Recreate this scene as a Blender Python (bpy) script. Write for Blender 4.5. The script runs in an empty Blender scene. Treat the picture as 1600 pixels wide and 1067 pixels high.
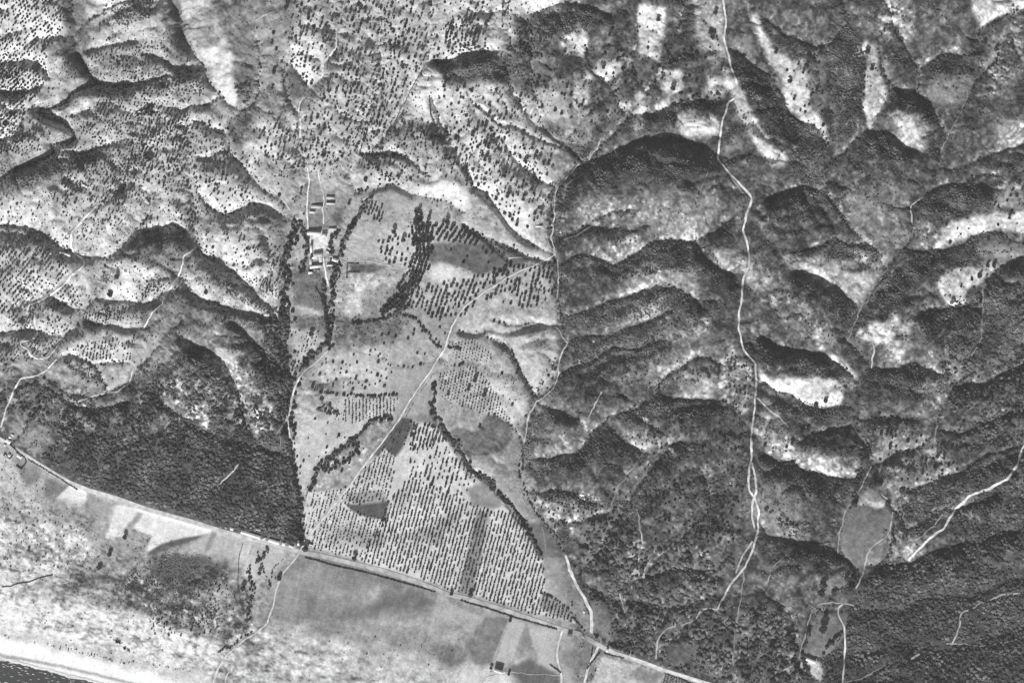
import bpy, math, random
import numpy as np
random.seed(11); RNG = np.random.default_rng(11)
S = bpy.context.scene
# ------------------------------------------------------------------ camera, sky, sun, exposure
W, H = 1600.0, 1067.0                       # map window in metres (1 m = 1 survey pixel)
CAM_H = 9000.0
cam = bpy.data.cameras.new('survey_camera'); co = bpy.data.objects.new('survey_camera', cam)
S.collection.objects.link(co); S.camera = co
co.location = (0, 0, CAM_H)
cam.sensor_width = 36; cam.lens = 36 * (CAM_H - 35) / W
cam.clip_start = 10; cam.clip_end = 60000
SUN_EL, SUN_AZ = math.radians(35), math.radians(195)     # azimuth clockwise from north (+Y)
wd = bpy.data.worlds.new("World"); S.world = wd; wd.use_nodes = True
nt = wd.node_tree; nt.nodes.clear()
sky = nt.nodes.new('ShaderNodeTexSky'); sky.sky_type = 'NISHITA'; sky.sun_disc = False
sky.sun_elevation = SUN_EL; sky.sun_rotation = SUN_AZ
bw = nt.nodes.new('ShaderNodeRGBToBW'); bg = nt.nodes.new('ShaderNodeBackground'); wo = nt.nodes.new('ShaderNodeOutputWorld')
bg.inputs[1].default_value = 0.065
nt.links.new(sky.outputs[0], bw.inputs[0]); nt.links.new(bw.outputs[0], bg.inputs[0]); nt.links.new(bg.outputs[0], wo.inputs[0])
sl = bpy.data.lights.new('sun', 'SUN'); sl.energy = 4.6; sl.angle = math.radians(0.6); sl.color = (1, 1, 1)
so = bpy.data.objects.new('sun', sl); S.collection.objects.link(so)
sdir = (math.sin(SUN_AZ)*math.cos(SUN_EL), math.cos(SUN_AZ)*math.cos(SUN_EL), math.sin(SUN_EL))
from mathutils import Vector
so.rotation_euler = Vector(sdir).to_track_quat('Z', 'Y').to_euler()
S.view_settings.view_transform = 'Standard'; S.view_settings.look = 'None'
S.view_settings.exposure = 0.32; S.view_settings.gamma = 1
HAZE = .0000070
ERO = .05
KREF = 1.16                                # picture value of a flat white surface (for choosing albedos)

# ------------------------------------------------------------------ numpy helpers
U0, V0, U1, V1 = -200, -170, 1800, 1240     # survey domain (u right, v down)
def X(u): return u - W/2
def Y(v): return H/2 - v
def blur(a, r, n=2):
    r = int(max(1, round(r)))
    for _ in range(n):
        for ax in (0, 1):
            p = np.pad(a, [(r+1, r) if k == ax else (0, 0) for k in (0, 1)], mode='edge')
            c = np.cumsum(p, axis=ax, dtype=np.float64)
            a = (c[2*r+1:] - c[:-(2*r+1)]) if ax == 0 else (c[:, 2*r+1:] - c[:, :-(2*r+1)])
            a = a / (2*r+1)
    return a
def vnoise(shape, cell, seed, stretch=1.0, ang=0.0):
    r = np.random.default_rng(seed)
    h, w = shape
    yy, xx = np.mgrid[0:h, 0:w].astype(np.float32)
    c, s = math.cos(ang), math.sin(ang)
    a = (xx*c + yy*s)/(cell*stretch); b = (-xx*s + yy*c)/cell
    a -= a.min(); b -= b.min()
    g = r.random((int(b.max())+3, int(a.max())+3)).astype(np.float32)
    ia, ib = a.astype(np.int32), b.astype(np.int32)
    fa, fb = a-ia, b-ib
    fa = fa*fa*(3-2*fa); fb = fb*fb*(3-2*fb)
    return (g[ib, ia]*(1-fa)+g[ib, ia+1]*fa)*(1-fb)+(g[ib+1, ia]*(1-fa)+g[ib+1, ia+1]*fa)*fb
def fbm(shape, cell, seed, octs=4, gain=.5, stretch=1.0, ang=0.0):
    t = 0; a = 1; s = 0
    for o in range(octs):
        t = t + a*vnoise(shape, cell/2**o, seed+o*7, stretch, ang+o*.0); s += a; a *= gain
    return t/s*2-1
def smooth(x, a, b):
    t = np.clip((x-a)/(b-a), 0, 1); return t*t*(3-2*t)
def P(s):
    v = [float(t) for t in s.replace(',', ' ').split()]
    return np.array(v).reshape(-1, 2)
def polymask(shape, pts, sc):
    """boolean mask of a polygon given in survey coordinates on a grid of sc px"""
    m = np.zeros(shape, bool)
    p = (pts - [U0, V0])/sc
    x0, y0 = np.maximum(np.floor(p.min(0)).astype(int), 0); x1, y1 = np.ceil(p.max(0)).astype(int)+1
    x1 = min(x1, shape[1]); y1 = min(y1, shape[0])
    if x1 <= x0 or y1 <= y0: return m
    yy, xx = np.mgrid[y0:y1, x0:x1].astype(float); ins = np.zeros(yy.shape, bool)
    for i in range(len(p)):
        ax, ay = p[i]; bx, by = p[i-1]
        if ay == by: continue
        cr = ((ay > yy) != (by > yy)) & (xx < (bx-ax)*(yy-ay)/(by-ay)+ax)
        ins ^= cr
    m[y0:y1, x0:x1] = ins
    return m
def dense(pts, step, wig=0.0, seed=0, cell=22):
    out = []
    for a, b in zip(pts[:-1], pts[1:]):
        n = max(1, int(np.hypot(*(b-a))/step))
        for k in range(n): out.append(a+(b-a)*k/n)
    out.append(pts[-1]); out = np.array(out)
    # round the corners
    for _ in range(3):
        if len(out) > 4: out[1:-1] = (out[:-2]+2*out[1:-1]+out[2:])/4
    if wig > 0:
        d = np.r_[0, np.cumsum(np.hypot(*np.diff(out, axis=0).T))]
        r = np.random.default_rng(seed); n = int(d[-1]/cell)+3
        g = r.uniform(-1, 1, (2, n)); g2 = r.uniform(-1, 1, (2, 3*n+3))
        taper = np.minimum(1, np.minimum(d, d[-1]-d)/15)
        for k in (0, 1):
            out[:, k] += taper*wig*(np.interp(d/cell, range(n), g[k]) + .5*np.interp(3*d/cell, range(3*n+3), g2[k]))
    return out

# ------------------------------------------------------------------ drainage survey (downstream -> upstream)
def gbase(u, v):
    d = .324*u - .946*(v-690)
    return 5 + .03*np.maximum(d, 0) + .008*np.minimum(d, 0)
# (points, rise per metre; None = follows the regional base level)
G = [
 ('912,990 900,960 893,910 888,885 870,845 835,800 812,745 818,695 824,650 838,626 865,605 870,590 872,565 886,535 880,505 872,470 872,440 876,425 868,400 861,370 864,330 868,292 885,272 911,250 893,235 850,205 828,180 800,142 790,110 800,60 790,0 780,-60', None),
 ('470,852 466,790 458,725 450,690 448,640 455,600 449,560 440,530 444,480 448,440 447,400 450,370 455,345 450,328 435,312 420,303 400,288 387,268 362,240 355,215 374,176 341,149 326,124 321,109 306,86 286,58 281,30 268,0 262,-60', None),
 ('1245,1080 1262,1000 1283,950 1310,925 1342,896 1335,880 1310,862 1305,830 1322,800 1337,778 1352,748 1362,727 1364,702 1342,682 1337,656 1342,636 1344,611 1352,590 1358,572 1345,550 1324,533 1342,488 1357,462 1382,432 1400,404 1415,388 1426,376 1425,343 1428,318 1443,308 1463,293 1467,260 1478,218 1499,182 1514,152 1524,132 1552,99 1575,50 1590,-30', None),
 ('-20,720 20,690 60,640 62,600 60,583 80,545 96,528 121,508 129,482 147,465 152,447 162,422 162,409 185,389 202,371 212,360 232,335 240,300', None),
 ('-60,300 -10,285 20,262 60,250 85,238 76,224 115,220 112,203 95,190 65,183 62,172 85,166 105,157 105,146 132,136 150,130 140,115 125,95 118,85 114,60 122,40 112,10 105,-40', None),
 ('448,545 460,575 480,560 505,545 517,530 520,500 522,460 528,430 531,405 537,380 547,350 567,312 587,295 612,290 645,303 690,312 720,330', .02),
 ('446,345 478,283 473,253 468,228 470,187 466,167 483,144 504,121 506,99 524,76 524,48 537,20 545,-40', .035),
 # --- west
 ('321,109 298,109 273,107 260,97 243,88 222,86', .12), ('341,152 326,164 301,168 283,172 262,170', .12),
 ('354,209 331,200 314,194 296,195 280,199', .12), ('358,236 339,240 326,246 300,245', .12),
 ('374,176 395,162 402,150 410,120 408,90 402,60', .10), ('486,140 471,121 458,106 443,95', .12),
 ('118,50 134,32 157,20 175,15 200,2 240,-10', .12), ('118,84 150,76 178,68 215,66', .10),
 ('150,132 175,134 205,131 240,124 262,118', .10), ('98,58 75,60 50,66 25,85 -15,98', .12),
 ('76,122 62,101 40,96 15,98 -20,112', .10), ('66,135 40,142 20,146 -20,150', .12), ('80,183 110,180 140,172', .12), 
 ('84,239 105,236 130,241 152,234 185,226 210,215', .12), ('20,264 50,258 78,249 105,250', .10),
 ('62,165 45,175 30,200 20,215 -5,222', .1),
 ('167,405 130,402 96,389 66,366 46,354 25,353 -20,356', .08), ('147,467 162,466 192,471 217,475 240,470 262,455', .09),
 ('212,361 235,361 253,360 273,352 288,362', .10), ('130,482 110,482 88,470 60,455', .10), ('96,528 70,518 45,520 10,517 -20,520', .08),
 ('440,520 420,482 400,457 364,427 336,414 314,394 306,376 299,316 296,265 300,230 290,200', .05),
 ('425,500 400,489 379,484 354,482 319,470 298,457 286,437 270,425', .07), ('452,342 420,320 390,318 364,331 349,336 329,323 311,303 301,272', .06),
 ('400,457 420,430 425,400 415,370', .08),
 ('60,583 100,615 140,620 169,613 202,596 210,575 233,558 245,545 262,520 285,500', .05), ('169,612 152,581 142,568 119,560 94,558', .12), ('146,570 165,565 200,566', .08),
 ('456,715 400,700 385,655 365,598 354,580 339,560 326,545 308,543 286,535 275,520', .07), ('398,698 350,690 300,665 253,629 248,593 250,568', .07),
 ('420,560 400,540 385,520 360,505', .10), ('60,600 110,635 160,640 200,628', .06), ('250,640 290,650 262,670 215,690 150,720', .05),
 ('35,500 40,473 62,465 80,452', .08), ('217,475 222,452 234,440 262,434', .12), ('128,500 150,508 190,512 225,512 245,500', .09), ('190,300 200,260 208,215 218,185 236,162', .05), ('462,175 447,140 443,105', .06), ('822,34 800,20 780,18 760,25', .1), ('500,600 540,590 580,595', .04),
 # --- north centre
 ('690,560 640,575 600,560 560,550 530,530', .05),
 ('617,190 635,157 653,121 668,94 691,100 724,87 754,82 800,84 838,91 860,108', .10), ('668,94 671,60 675,0 680,-50', .06), ('556,300 545,275 562,243 587,239 615,238 635,245 648,260 670,275', .09),
 ('617,190 600,215 580,238', .03), ('560,243 573,190 590,150 600,100 590,50 600,-20', .06), ('895,237 850,222 830,212 800,197 779,195 764,177 740,165', .10),
 ('676,155 690,190 705,220 725,260 739,292', .08), ('848,203 840,170 832,120 826,60 828,24 860,14 900,5 926,13 953,25', .09), 
 ('868,400 845,386 815,372 797,360 779,328 759,303 739,293 730,262 742,235', .06), ('867,292 838,283 822,268 800,240 788,215', .10),
 ('868,412 852,409 830,400 800,389 760,372 722,350', .03),
 ('838,626 815,582 800,548 770,530 745,524 716,518', .05), ('814,582 795,586 774,583 750,572 724,567 706,572', .04),
 ('822,655 805,634 785,618 772,614', .05), ('818,690 800,664 774,649', .04), ('880,508 858,508 830,505 800,512 770,500', .06),
 # --- between stream and ridge road
 ('904,262 918,256 942,245 964,235 982,224 1010,217 1027,217 1063,222 1085,222 1100,232', .12), ('875,372 886,371 926,353 957,357 987,362 1010,352', .12), ('916,352 942,338 962,331 987,327', .12),
 ('876,415 893,407 909,398 932,404 964,415 997,397 1018,379 1053,376 1088,379 1116,366 1134,346', .10), ('1088,379 1104,407 1129,427 1145,432', .10),
 ('875,500 909,485 957,470 990,465 1028,447 1053,447 1078,460 1096,482', .11), ('884,535 920,528 952,527 982,508 1015,507 1050,487', .12),
 ('868,592 900,572 935,560 960,545 1000,545 1040,532', .12), ('820,730 845,716 876,714 901,711 926,679 957,651 982,641 1002,634 1028,617 1053,625 1083,624 1112,625', .09),
 ('985,642 1022,667 1037,678', .12), ('950,664 977,692 1015,707 1050,700', .11), ('1028,617 1040,590 1078,562 1103,560 1125,570', .11),
 ('824,770 838,771 868,767 896,772 914,783 940,790', .12), ('893,905 930,875 955,835 977,796 1002,758 1017,732 1045,705 1065,690', .06), ('850,810 883,817 914,812 950,803', .08),
 ('838,628 860,640 885,650 905,655', .12), ('915,262 950,222 985,182 1005,150 1030,110 1052,60 1068,20 1075,-40', .06), ('983,184 960,150 950,130 925,110 915,70', .10), 
 ('988,180 1020,180 1050,165 1080,160 1110,160', .10), ('1010,145 990,110 996,60 998,20', .08), ('880,222 905,190 940,160 965,140', .09),
 ('893,905 960,940 1010,905 1060,885 1100,890 1120,895 1142,865', .05), ('960,940 1030,950 1080,945 1120,930', .04), ('1006,905 1030,870 1060,850 1100,810 1110,770 1100,740', .06),
 # --- east
 ('1310,862 1301,864 1276,850 1233,845 1205,838 1190,820', .10), ('1345,748 1321,746 1296,745 1263,737 1233,722 1215,722 1195,712', .10),
 ('1332,667 1300,668 1283,680 1263,683', .12), ('1337,640 1316,632 1286,639 1258,634 1233,619 1205,608 1190,600', .10), ('1342,598 1325,580 1305,565 1280,552 1250,550 1215,545 1190,528', .10),
 ('1360,578 1397,573 1428,569 1453,576 1481,585 1496,575', .09), ('1344,656 1387,652 1417,654 1445,654', .11),
 ('1345,790 1375,795 1397,790 1410,773 1443,763 1468,745 1504,737 1540,712 1590,700 1630,680', .07),
 ('1364,728 1400,712 1440,697 1466,672 1473,631 1491,606 1506,591 1516,560 1536,530 1538,500 1536,452 1564,417 1600,402 1640,380', .035),
 ('1537,485 1510,481 1490,478 1466,483 1440,490', .10),
 ('1342,484 1311,450 1294,442 1270,432 1245,428', .11), ('1384,420 1377,394 1357,386 1326,384 1306,374 1285,386 1262,390', .10),
 ('1357,386 1335,360 1319,335 1301,316 1284,298 1250,290 1215,303 1200,315', .08), ('1284,298 1290,262 1291,230 1286,207 1266,197 1243,190 1230,172 1215,137 1208,114 1190,85', .07),
 ('1291,232 1299,180 1297,120 1289,76 1258,71 1233,58 1215,45 1195,30', .07), ('1289,76 1311,58 1324,38 1316,0 1320,-40', .08), 
 ('1299,252 1330,228 1354,206 1387,207 1417,235 1440,240 1466,254', .08), ('1354,206 1347,160 1350,110 1345,70', .09), ('1356,205 1375,178 1390,146 1378,100 1375,60 1400,20', .09),
 ('1416,390 1443,398 1473,391 1504,381 1539,364 1567,365 1600,382', .10), ('1463,294 1478,288 1504,290 1530,272 1560,275', .12), ('1466,262 1500,262 1554,240 1600,227', .10),
 ('1478,218 1465,185 1453,160 1430,150 1400,138', .09), ('1432,150 1437,110 1453,101 1468,88 1504,89 1534,88', .10), ('1520,110 1524,80 1530,48 1540,40 1567,25 1610,12', .10),
 ('1437,110 1415,70 1395,40 1380,0', .08), ('1250,1040 1248,980 1213,941 1190,920', .06), ('1283,955 1330,948 1390,960 1450,940 1530,930 1610,900', .05), ('1345,888 1390,880 1420,882 1463,860 1529,847 1590,830', .06),
 ('1280,1030 1340,1025 1400,1010 1470,1020 1540,1000 1620,980', .05), ('1395,790 1420,830 1470,800 1510,790 1560,770', .06), ('1470,672 1500,680 1540,660 1600,640', .07), ('1495,605 1540,600 1580,580 1620,560', .08),
 ('1200,118 1170,100 1150,80', .09), ('1170,420 1160,440 1100,520 1060,540', .0),
]
G = G[:-1]
# ------------------------------------------------------------------ relief factors
SC = 2.0
gh, gw = int((V1-V0)/SC)+1, int((U1-U0)/SC)+1
RF = np.ones((gh, gw))
def relief(s, k): RF[polymask((gh, gw), P(s), SC)] = k
relief('-300,600 0,672 60,712 140,752 300,802 468,848 600,880 760,930 900,978 1100,1052 1200,1100 1200,1400 -300,1400', .03)
relief('470,852 462,770 462,700 480,650 520,610 560,590 600,540 640,480 700,500 690,560 690,600 735,730 790,770 800,690 818,690 814,745 835,800 875,840 895,890 915,990', .05)
relief('690,560 720,515 800,520 830,600 838,630 818,690 735,735 690,640', .22)
relief('450,560 450,400 470,330 480,285 540,285 580,290 640,300 700,300 740,330 800,400 860,410 868,480 780,500 690,560 600,600 500,600', .22)
relief('20,700 90,650 200,640 330,660 440,690 470,850 300,805 130,750', .45)
relief('1310,790 1385,780 1395,830 1350,905 1310,870', .2)
relief('1255,1067 1265,960 1310,910 1345,920 1330,1000 1300,1067', .2)
relief('900,960 940,900 1060,930 1250,960 1400,930 1800,850 1800,1240 900,1240', .36)
relief('0,0 90,0 98,50 70,90 60,160 0,240', .8)
relief('660,85 860,80 860,135 660,130', 1.5)
relief('140,-10 270,-30 265,45 150,38', 1.5); relief('230,85 330,100 330,160 235,160', 1.4); relief('205,355 300,355 310,400 205,405', 1.3); relief('300,380 450,420 440,500 320,470', 1.3)
relief('900,205 1125,205 1130,320 900,330', 1.35); relief('1200,270 1340,270 1340,360 1200,360', 1.3); relief('20,120 200,120 200,270 20,270', 1.1)
RF = blur(RF, 7, 2)
YY, XX = np.mgrid[0:gh, 0:gw]; UU = XX*SC+U0; VV = YY*SC+V0
hc = np.zeros((gh, gw)); cm = np.zeros((gh, gw), bool); GUL = []
def near_h(u, v):
    i, j = int((v-V0)/SC), int((u-U0)/SC)
    i0, i1, j0, j1 = max(0, i-6), i+7, max(0, j-6), j+7
    sub = cm[i0:i1, j0:j1]
    if not sub.any(): return gbase(u, v)
    yy, xx = np.nonzero(sub); k = np.argmin((yy+i0-i)**2+(xx+j0-j)**2)
    return hc[yy[k]+i0, xx[k]+j0]
for gi, (s, rise) in enumerate(G):
    p = dense(P(s), 1.0, 3.2, gi)
    d = np.r_[0, np.cumsum(np.hypot(*np.diff(p, axis=0).T))]
    if rise is None: h = gbase(p[:, 0], p[:, 1]); h = np.maximum.accumulate(h)
    else: h = near_h(*p[0]) + rise*d*np.interp(d, [0, 60, 400], [.6, 1, .8])*.72
    GUL.append((p, h, rise))
    i = ((p[:, 1]-V0)/SC).astype(int); j = ((p[:, 0]-U0)/SC).astype(int)
    ok = (i >= 0) & (i < gh) & (j >= 0) & (j < gw)
    new = ~cm[i[ok], j[ok]]
    hc[i[ok][new], j[ok][new]] = h[ok][new]; cm[i[ok], j[ok]] = True
# flat coastal ground and the edges of the survey hold the base level
flat = (RF < .06) & ~cm
base = gbase(UU, VV)
cR = cm | flat; hR = np.where(cm, hc, base)
def solve(c, hv, src, lam, levels=(8, 4, 2, 1), its=(300, 160, 90, 50)):
    """relax  lap(h) = -src + h/lam^2  with h = hv where c"""
    cur = None
    for lv, it in zip(levels, its):
        a, b = gh//lv, gw//lv
        cc = c[:a*lv, :b*lv].reshape(a, lv, b, lv); hh = (hv*c)[:a*lv, :b*lv].reshape(a, lv, b, lv)
        n = cc.sum((1, 3)); fix = n > 0; val = np.where(fix, hh.sum((1, 3))/np.maximum(n, 1), 0)
        s = src[:a*lv, :b*lv].reshape(a, lv, b, lv).mean((1, 3)); dx = SC*lv
        il = 0 if lam is None else dx*dx/lam**2
        if cur is None: cur = np.full((a, b), val[fix].mean())
        else: cur = np.pad(np.kron(cur, np.ones((2, 2))), ((0, 2), (0, 2)), mode='edge')[:a, :b]
        cur[fix] = val[fix]
        par = (np.add.outer(np.arange(a), np.arange(b)) % 2).astype(bool)
        for k in range(it):
            for q in (par, ~par):
                p = np.pad(cur, 1, mode='edge')
                nb = p[:-2, 1:-1]+p[2:, 1:-1]+p[1:-1, :-2]+p[1:-1, 2:]
                new = (nb + dx*dx*s)/(4+il)
                m = q & ~fix
                cur[m] += 1.5*(new[m]-cur[m])
    out = np.pad(cur, ((0, gh-cur.shape[0]), (0, gw-cur.shape[1])), mode='edge')
    return out
zero = np.zeros((gh, gw))
R = solve(cR, hR, zero, None)
kv = 1 + .35*fbm((gh, gw), 50, 5, 3)
B1 = solve(cm | flat, zero, .040*RF*kv, 33.0); B2 = solve(cm | flat, zero, .060*RF*kv, 21.0)
ew = smooth(UU, 780, 900); B = B1*ew + B2*(1-ew)
DEM = R + B
# side rills and rounded knolls on the hills
nz = fbm((gh, gw), 26, 21, 4, .55); rid = 1-np.abs(fbm((gh, gw), 20, 31, 3, .5))*2
DEM += (RF*smooth(B, 2, 12))*(5.2*nz - 4.4*np.clip(rid, 0, 1)**2 + 8*fbm((gh, gw), 62, 23, 2, .5) - 3.5*np.clip(1-np.abs(fbm((gh, gw), 34, 33, 2, .5))*4, 0, 1))
DEM += RF*smooth(B, 1, 8)*(2.3*fbm((gh, gw), 13, 25, 2, .6))
DEM += .25*RF*fbm((gh, gw), 5, 44, 2)*2
# running water: stream-power incision draws the side gullies down to the surveyed streams
DEM = DEM + RF*(1.3*fbm((gh, gw), 12, 51, 3, .6) + .35*RNG.normal(size=(gh, gw)))
act = (RF > .12)
offs = [(-1, -1), (-1, 0), (-1, 1), (0, -1), (0, 1), (1, -1), (1, 0), (1, 1)]
for it in range(5):
    best = np.zeros((gh, gw)); rec = np.arange(gh*gw).reshape(gh, gw).copy(); ids = rec.copy(); dl = np.ones((gh, gw))
    for dy, dx in offs:
        L_ = math.hypot(dy, dx); sh = np.roll(np.roll(DEM, -dy, 0), -dx, 1); si = np.roll(np.roll(ids, -dy, 0), -dx, 1)
        g_ = (DEM-sh)/L_
        if dy < 0: g_[0] = -1
        if dy > 0: g_[-1] = -1
        if dx < 0: g_[:, 0] = -1
        if dx > 0: g_[:, -1] = -1
        b_ = g_ > best; best[b_] = g_[b_]; rec[b_] = si[b_]; dl[b_] = L_
    od = np.argsort(DEM, axis=None); rl = rec.ravel().tolist(); ol = od.tolist(); ar = [1.0]*(gh*gw)
    for i in reversed(ol):
        j = rl[i]
        if j != i: ar[j] += ar[i]
    ff = (np.where(act, ERO*np.minimum(np.array(ar).reshape(gh, gw), 1500)**.5, 0)/dl); ff[cm] = 0; fl = ff.ravel().tolist(); hl = (DEM + .35*RF*(~cm)).ravel().tolist()
    for i in ol:
        f_ = fl[i]
        if f_ > 0:
            j = rl[i]
            if j != i and hl[j] < hl[i]: hl[i] = (hl[i]+f_*hl[j])/(1+f_)
    DEM = np.array(hl).reshape(gh, gw)
# incised gorges and ditches
def carve(s_, depth, w, seed=0):
    global DEM
    m_ = np.zeros((gh, gw)); q = dense(P(s_), .7, 1.2, seed)
    m_[((q[:, 1]-V0)/SC).astype(int), ((q[:, 0]-U0)/SC).astype(int)] = 1
    b_ = blur(m_, w, 2); t_ = np.percentile(b_[m_ > 0], 40); DEM = DEM - depth*smooth(np.minimum(b_/t_, 1), 0, 1)
carve('20,264 33,266 60,250 85,238 76,224 115,220 112,203 95,190 65,183 62,172 85,166 105,157 105,146 132,136 150,130 140,115 125,95 118,85', 14, 3, 1)
carve('150,131 175,135 205,130', 11, 3, 2); carve('112,203 100,192 80,182 64,178', 5, 3, 3); carve('118,84 150,76', 5, 2, 4)
carve('739,293 759,303 779,328 797,348 812,370 840,385', 6, 2, 5); carve('560,300 587,295 612,290 645,303', 4, 2, 6); carve('716,518 745,524 762,512 790,522 850,508', 5, 2, 7)
carve('838,620 815,582 800,548 770,530', 5, 2, 8); carve('845,200 878,222 908,248', 5, 1, 9); carve('722,350 760,372 800,390 850,409', 2.5, 1, 10); carve('744,364 800,410', 2.5, 1, 11)
carve('677,600 677,640 690,665 715,700 735,737 760,748 790,780 820,820', 3.5, 2, 12); carve('490,755 500,720 545,693 582,652', 4, 3, 13); carve('868,560 838,626 818,695', 3, 2, 14); carve('1342,896 1326,878 1301,865', 4, 1, 15)
# coastal dunes and beach
dc = .235*(UU) - .972*(VV-1031)             # distance inland from the waterline
road_d = .324*UU - .946*(VV-690)
cst = smooth(-road_d, 5, 60)
dun = fbm((gh, gw), 16, 61, 4, .55, 2.6, math.radians(-12)*-1)
DEM += cst*(1.7*dun+.6)*smooth(dc, 18, 70)*smooth(-road_d, 60, 160)
DEM = np.where(road_d < 0, np.minimum(DEM, .2+dc*.055+2.2*smooth(dc, 15, 60)*1.0), DEM)
DEM = np.where(dc < 0, dc*.08, DEM)
DEM = np.where(road_d < 0, blur(DEM, 1, 1), DEM*.75+.25*blur(DEM, 1, 1))
def samp(A, u, v, sc=SC):
    x = np.clip((np.asarray(u, float)-U0)/sc, 0, A.shape[1]-1.001); y = np.clip((np.asarray(v, float)-V0)/sc, 0, A.shape[0]-1.001)
    i, j = y.astype(int), x.astype(int); fy, fx = y-i, x-j
    return (A[i, j]*(1-fx)+A[i, j+1]*fx)*(1-fy)+(A[i+1, j]*(1-fx)+A[i+1, j+1]*fx)*fy
def hz(u, v): return samp(DEM, u, v)

# ------------------------------------------------------------------ land cover survey (1 m grid)
ch, cw = V1-V0, U1-U0
def lin(t): t = np.asarray(t, float)/255; return np.where(t < .04045, t/12.92, ((t+.055)/1.055)**2.4)
T = np.full((ch, cw), 168.0); M = np.full((ch, cw), 16.0)
yy1, xx1 = np.mgrid[V0:V1, U0:U1].astype(np.float32)
WARP = fbm((ch, cw), 14, 70, 3); WARP2 = fbm((ch, cw), 14, 80, 3)
def cover(s, tone, fe=3, mot=10, k=1.0, rag=5):
    pts = P(s) if isinstance(s, str) else s
    m = polymask((ch, cw), pts, 1.0).astype(np.float32)
    mg = int(fe*2+rag+4)
    x0, y0 = np.maximum((pts.min(0)-[U0, V0]).astype(int)-mg, 0); x1, y1 = (pts.max(0)-[U0, V0]).astype(int)+mg
    x1 = min(x1, cw); y1 = min(y1, ch)
    if x1 <= x0 or y1 <= y0: return
    sub = m[y0:y1, x0:x1]
    if rag:
        iy, ix = np.mgrid[0:sub.shape[0], 0:sub.shape[1]]
        iy = np.clip(iy+(WARP[y0:y1, x0:x1]*rag*1.6), 0, sub.shape[0]-1).astype(int); ix = np.clip(ix+(WARP2[y0:y1, x0:x1]*rag*1.6), 0, sub.shape[1]-1).astype(int)
        sub = sub[iy, ix]
    if fe > 0: sub = blur(sub, fe, 2)
    sub = sub*k
    T[y0:y1, x0:x1] += (tone-T[y0:y1, x0:x1])*sub; M[y0:y1, x0:x1] += (mot-M[y0:y1, x0:x1])*sub
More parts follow.
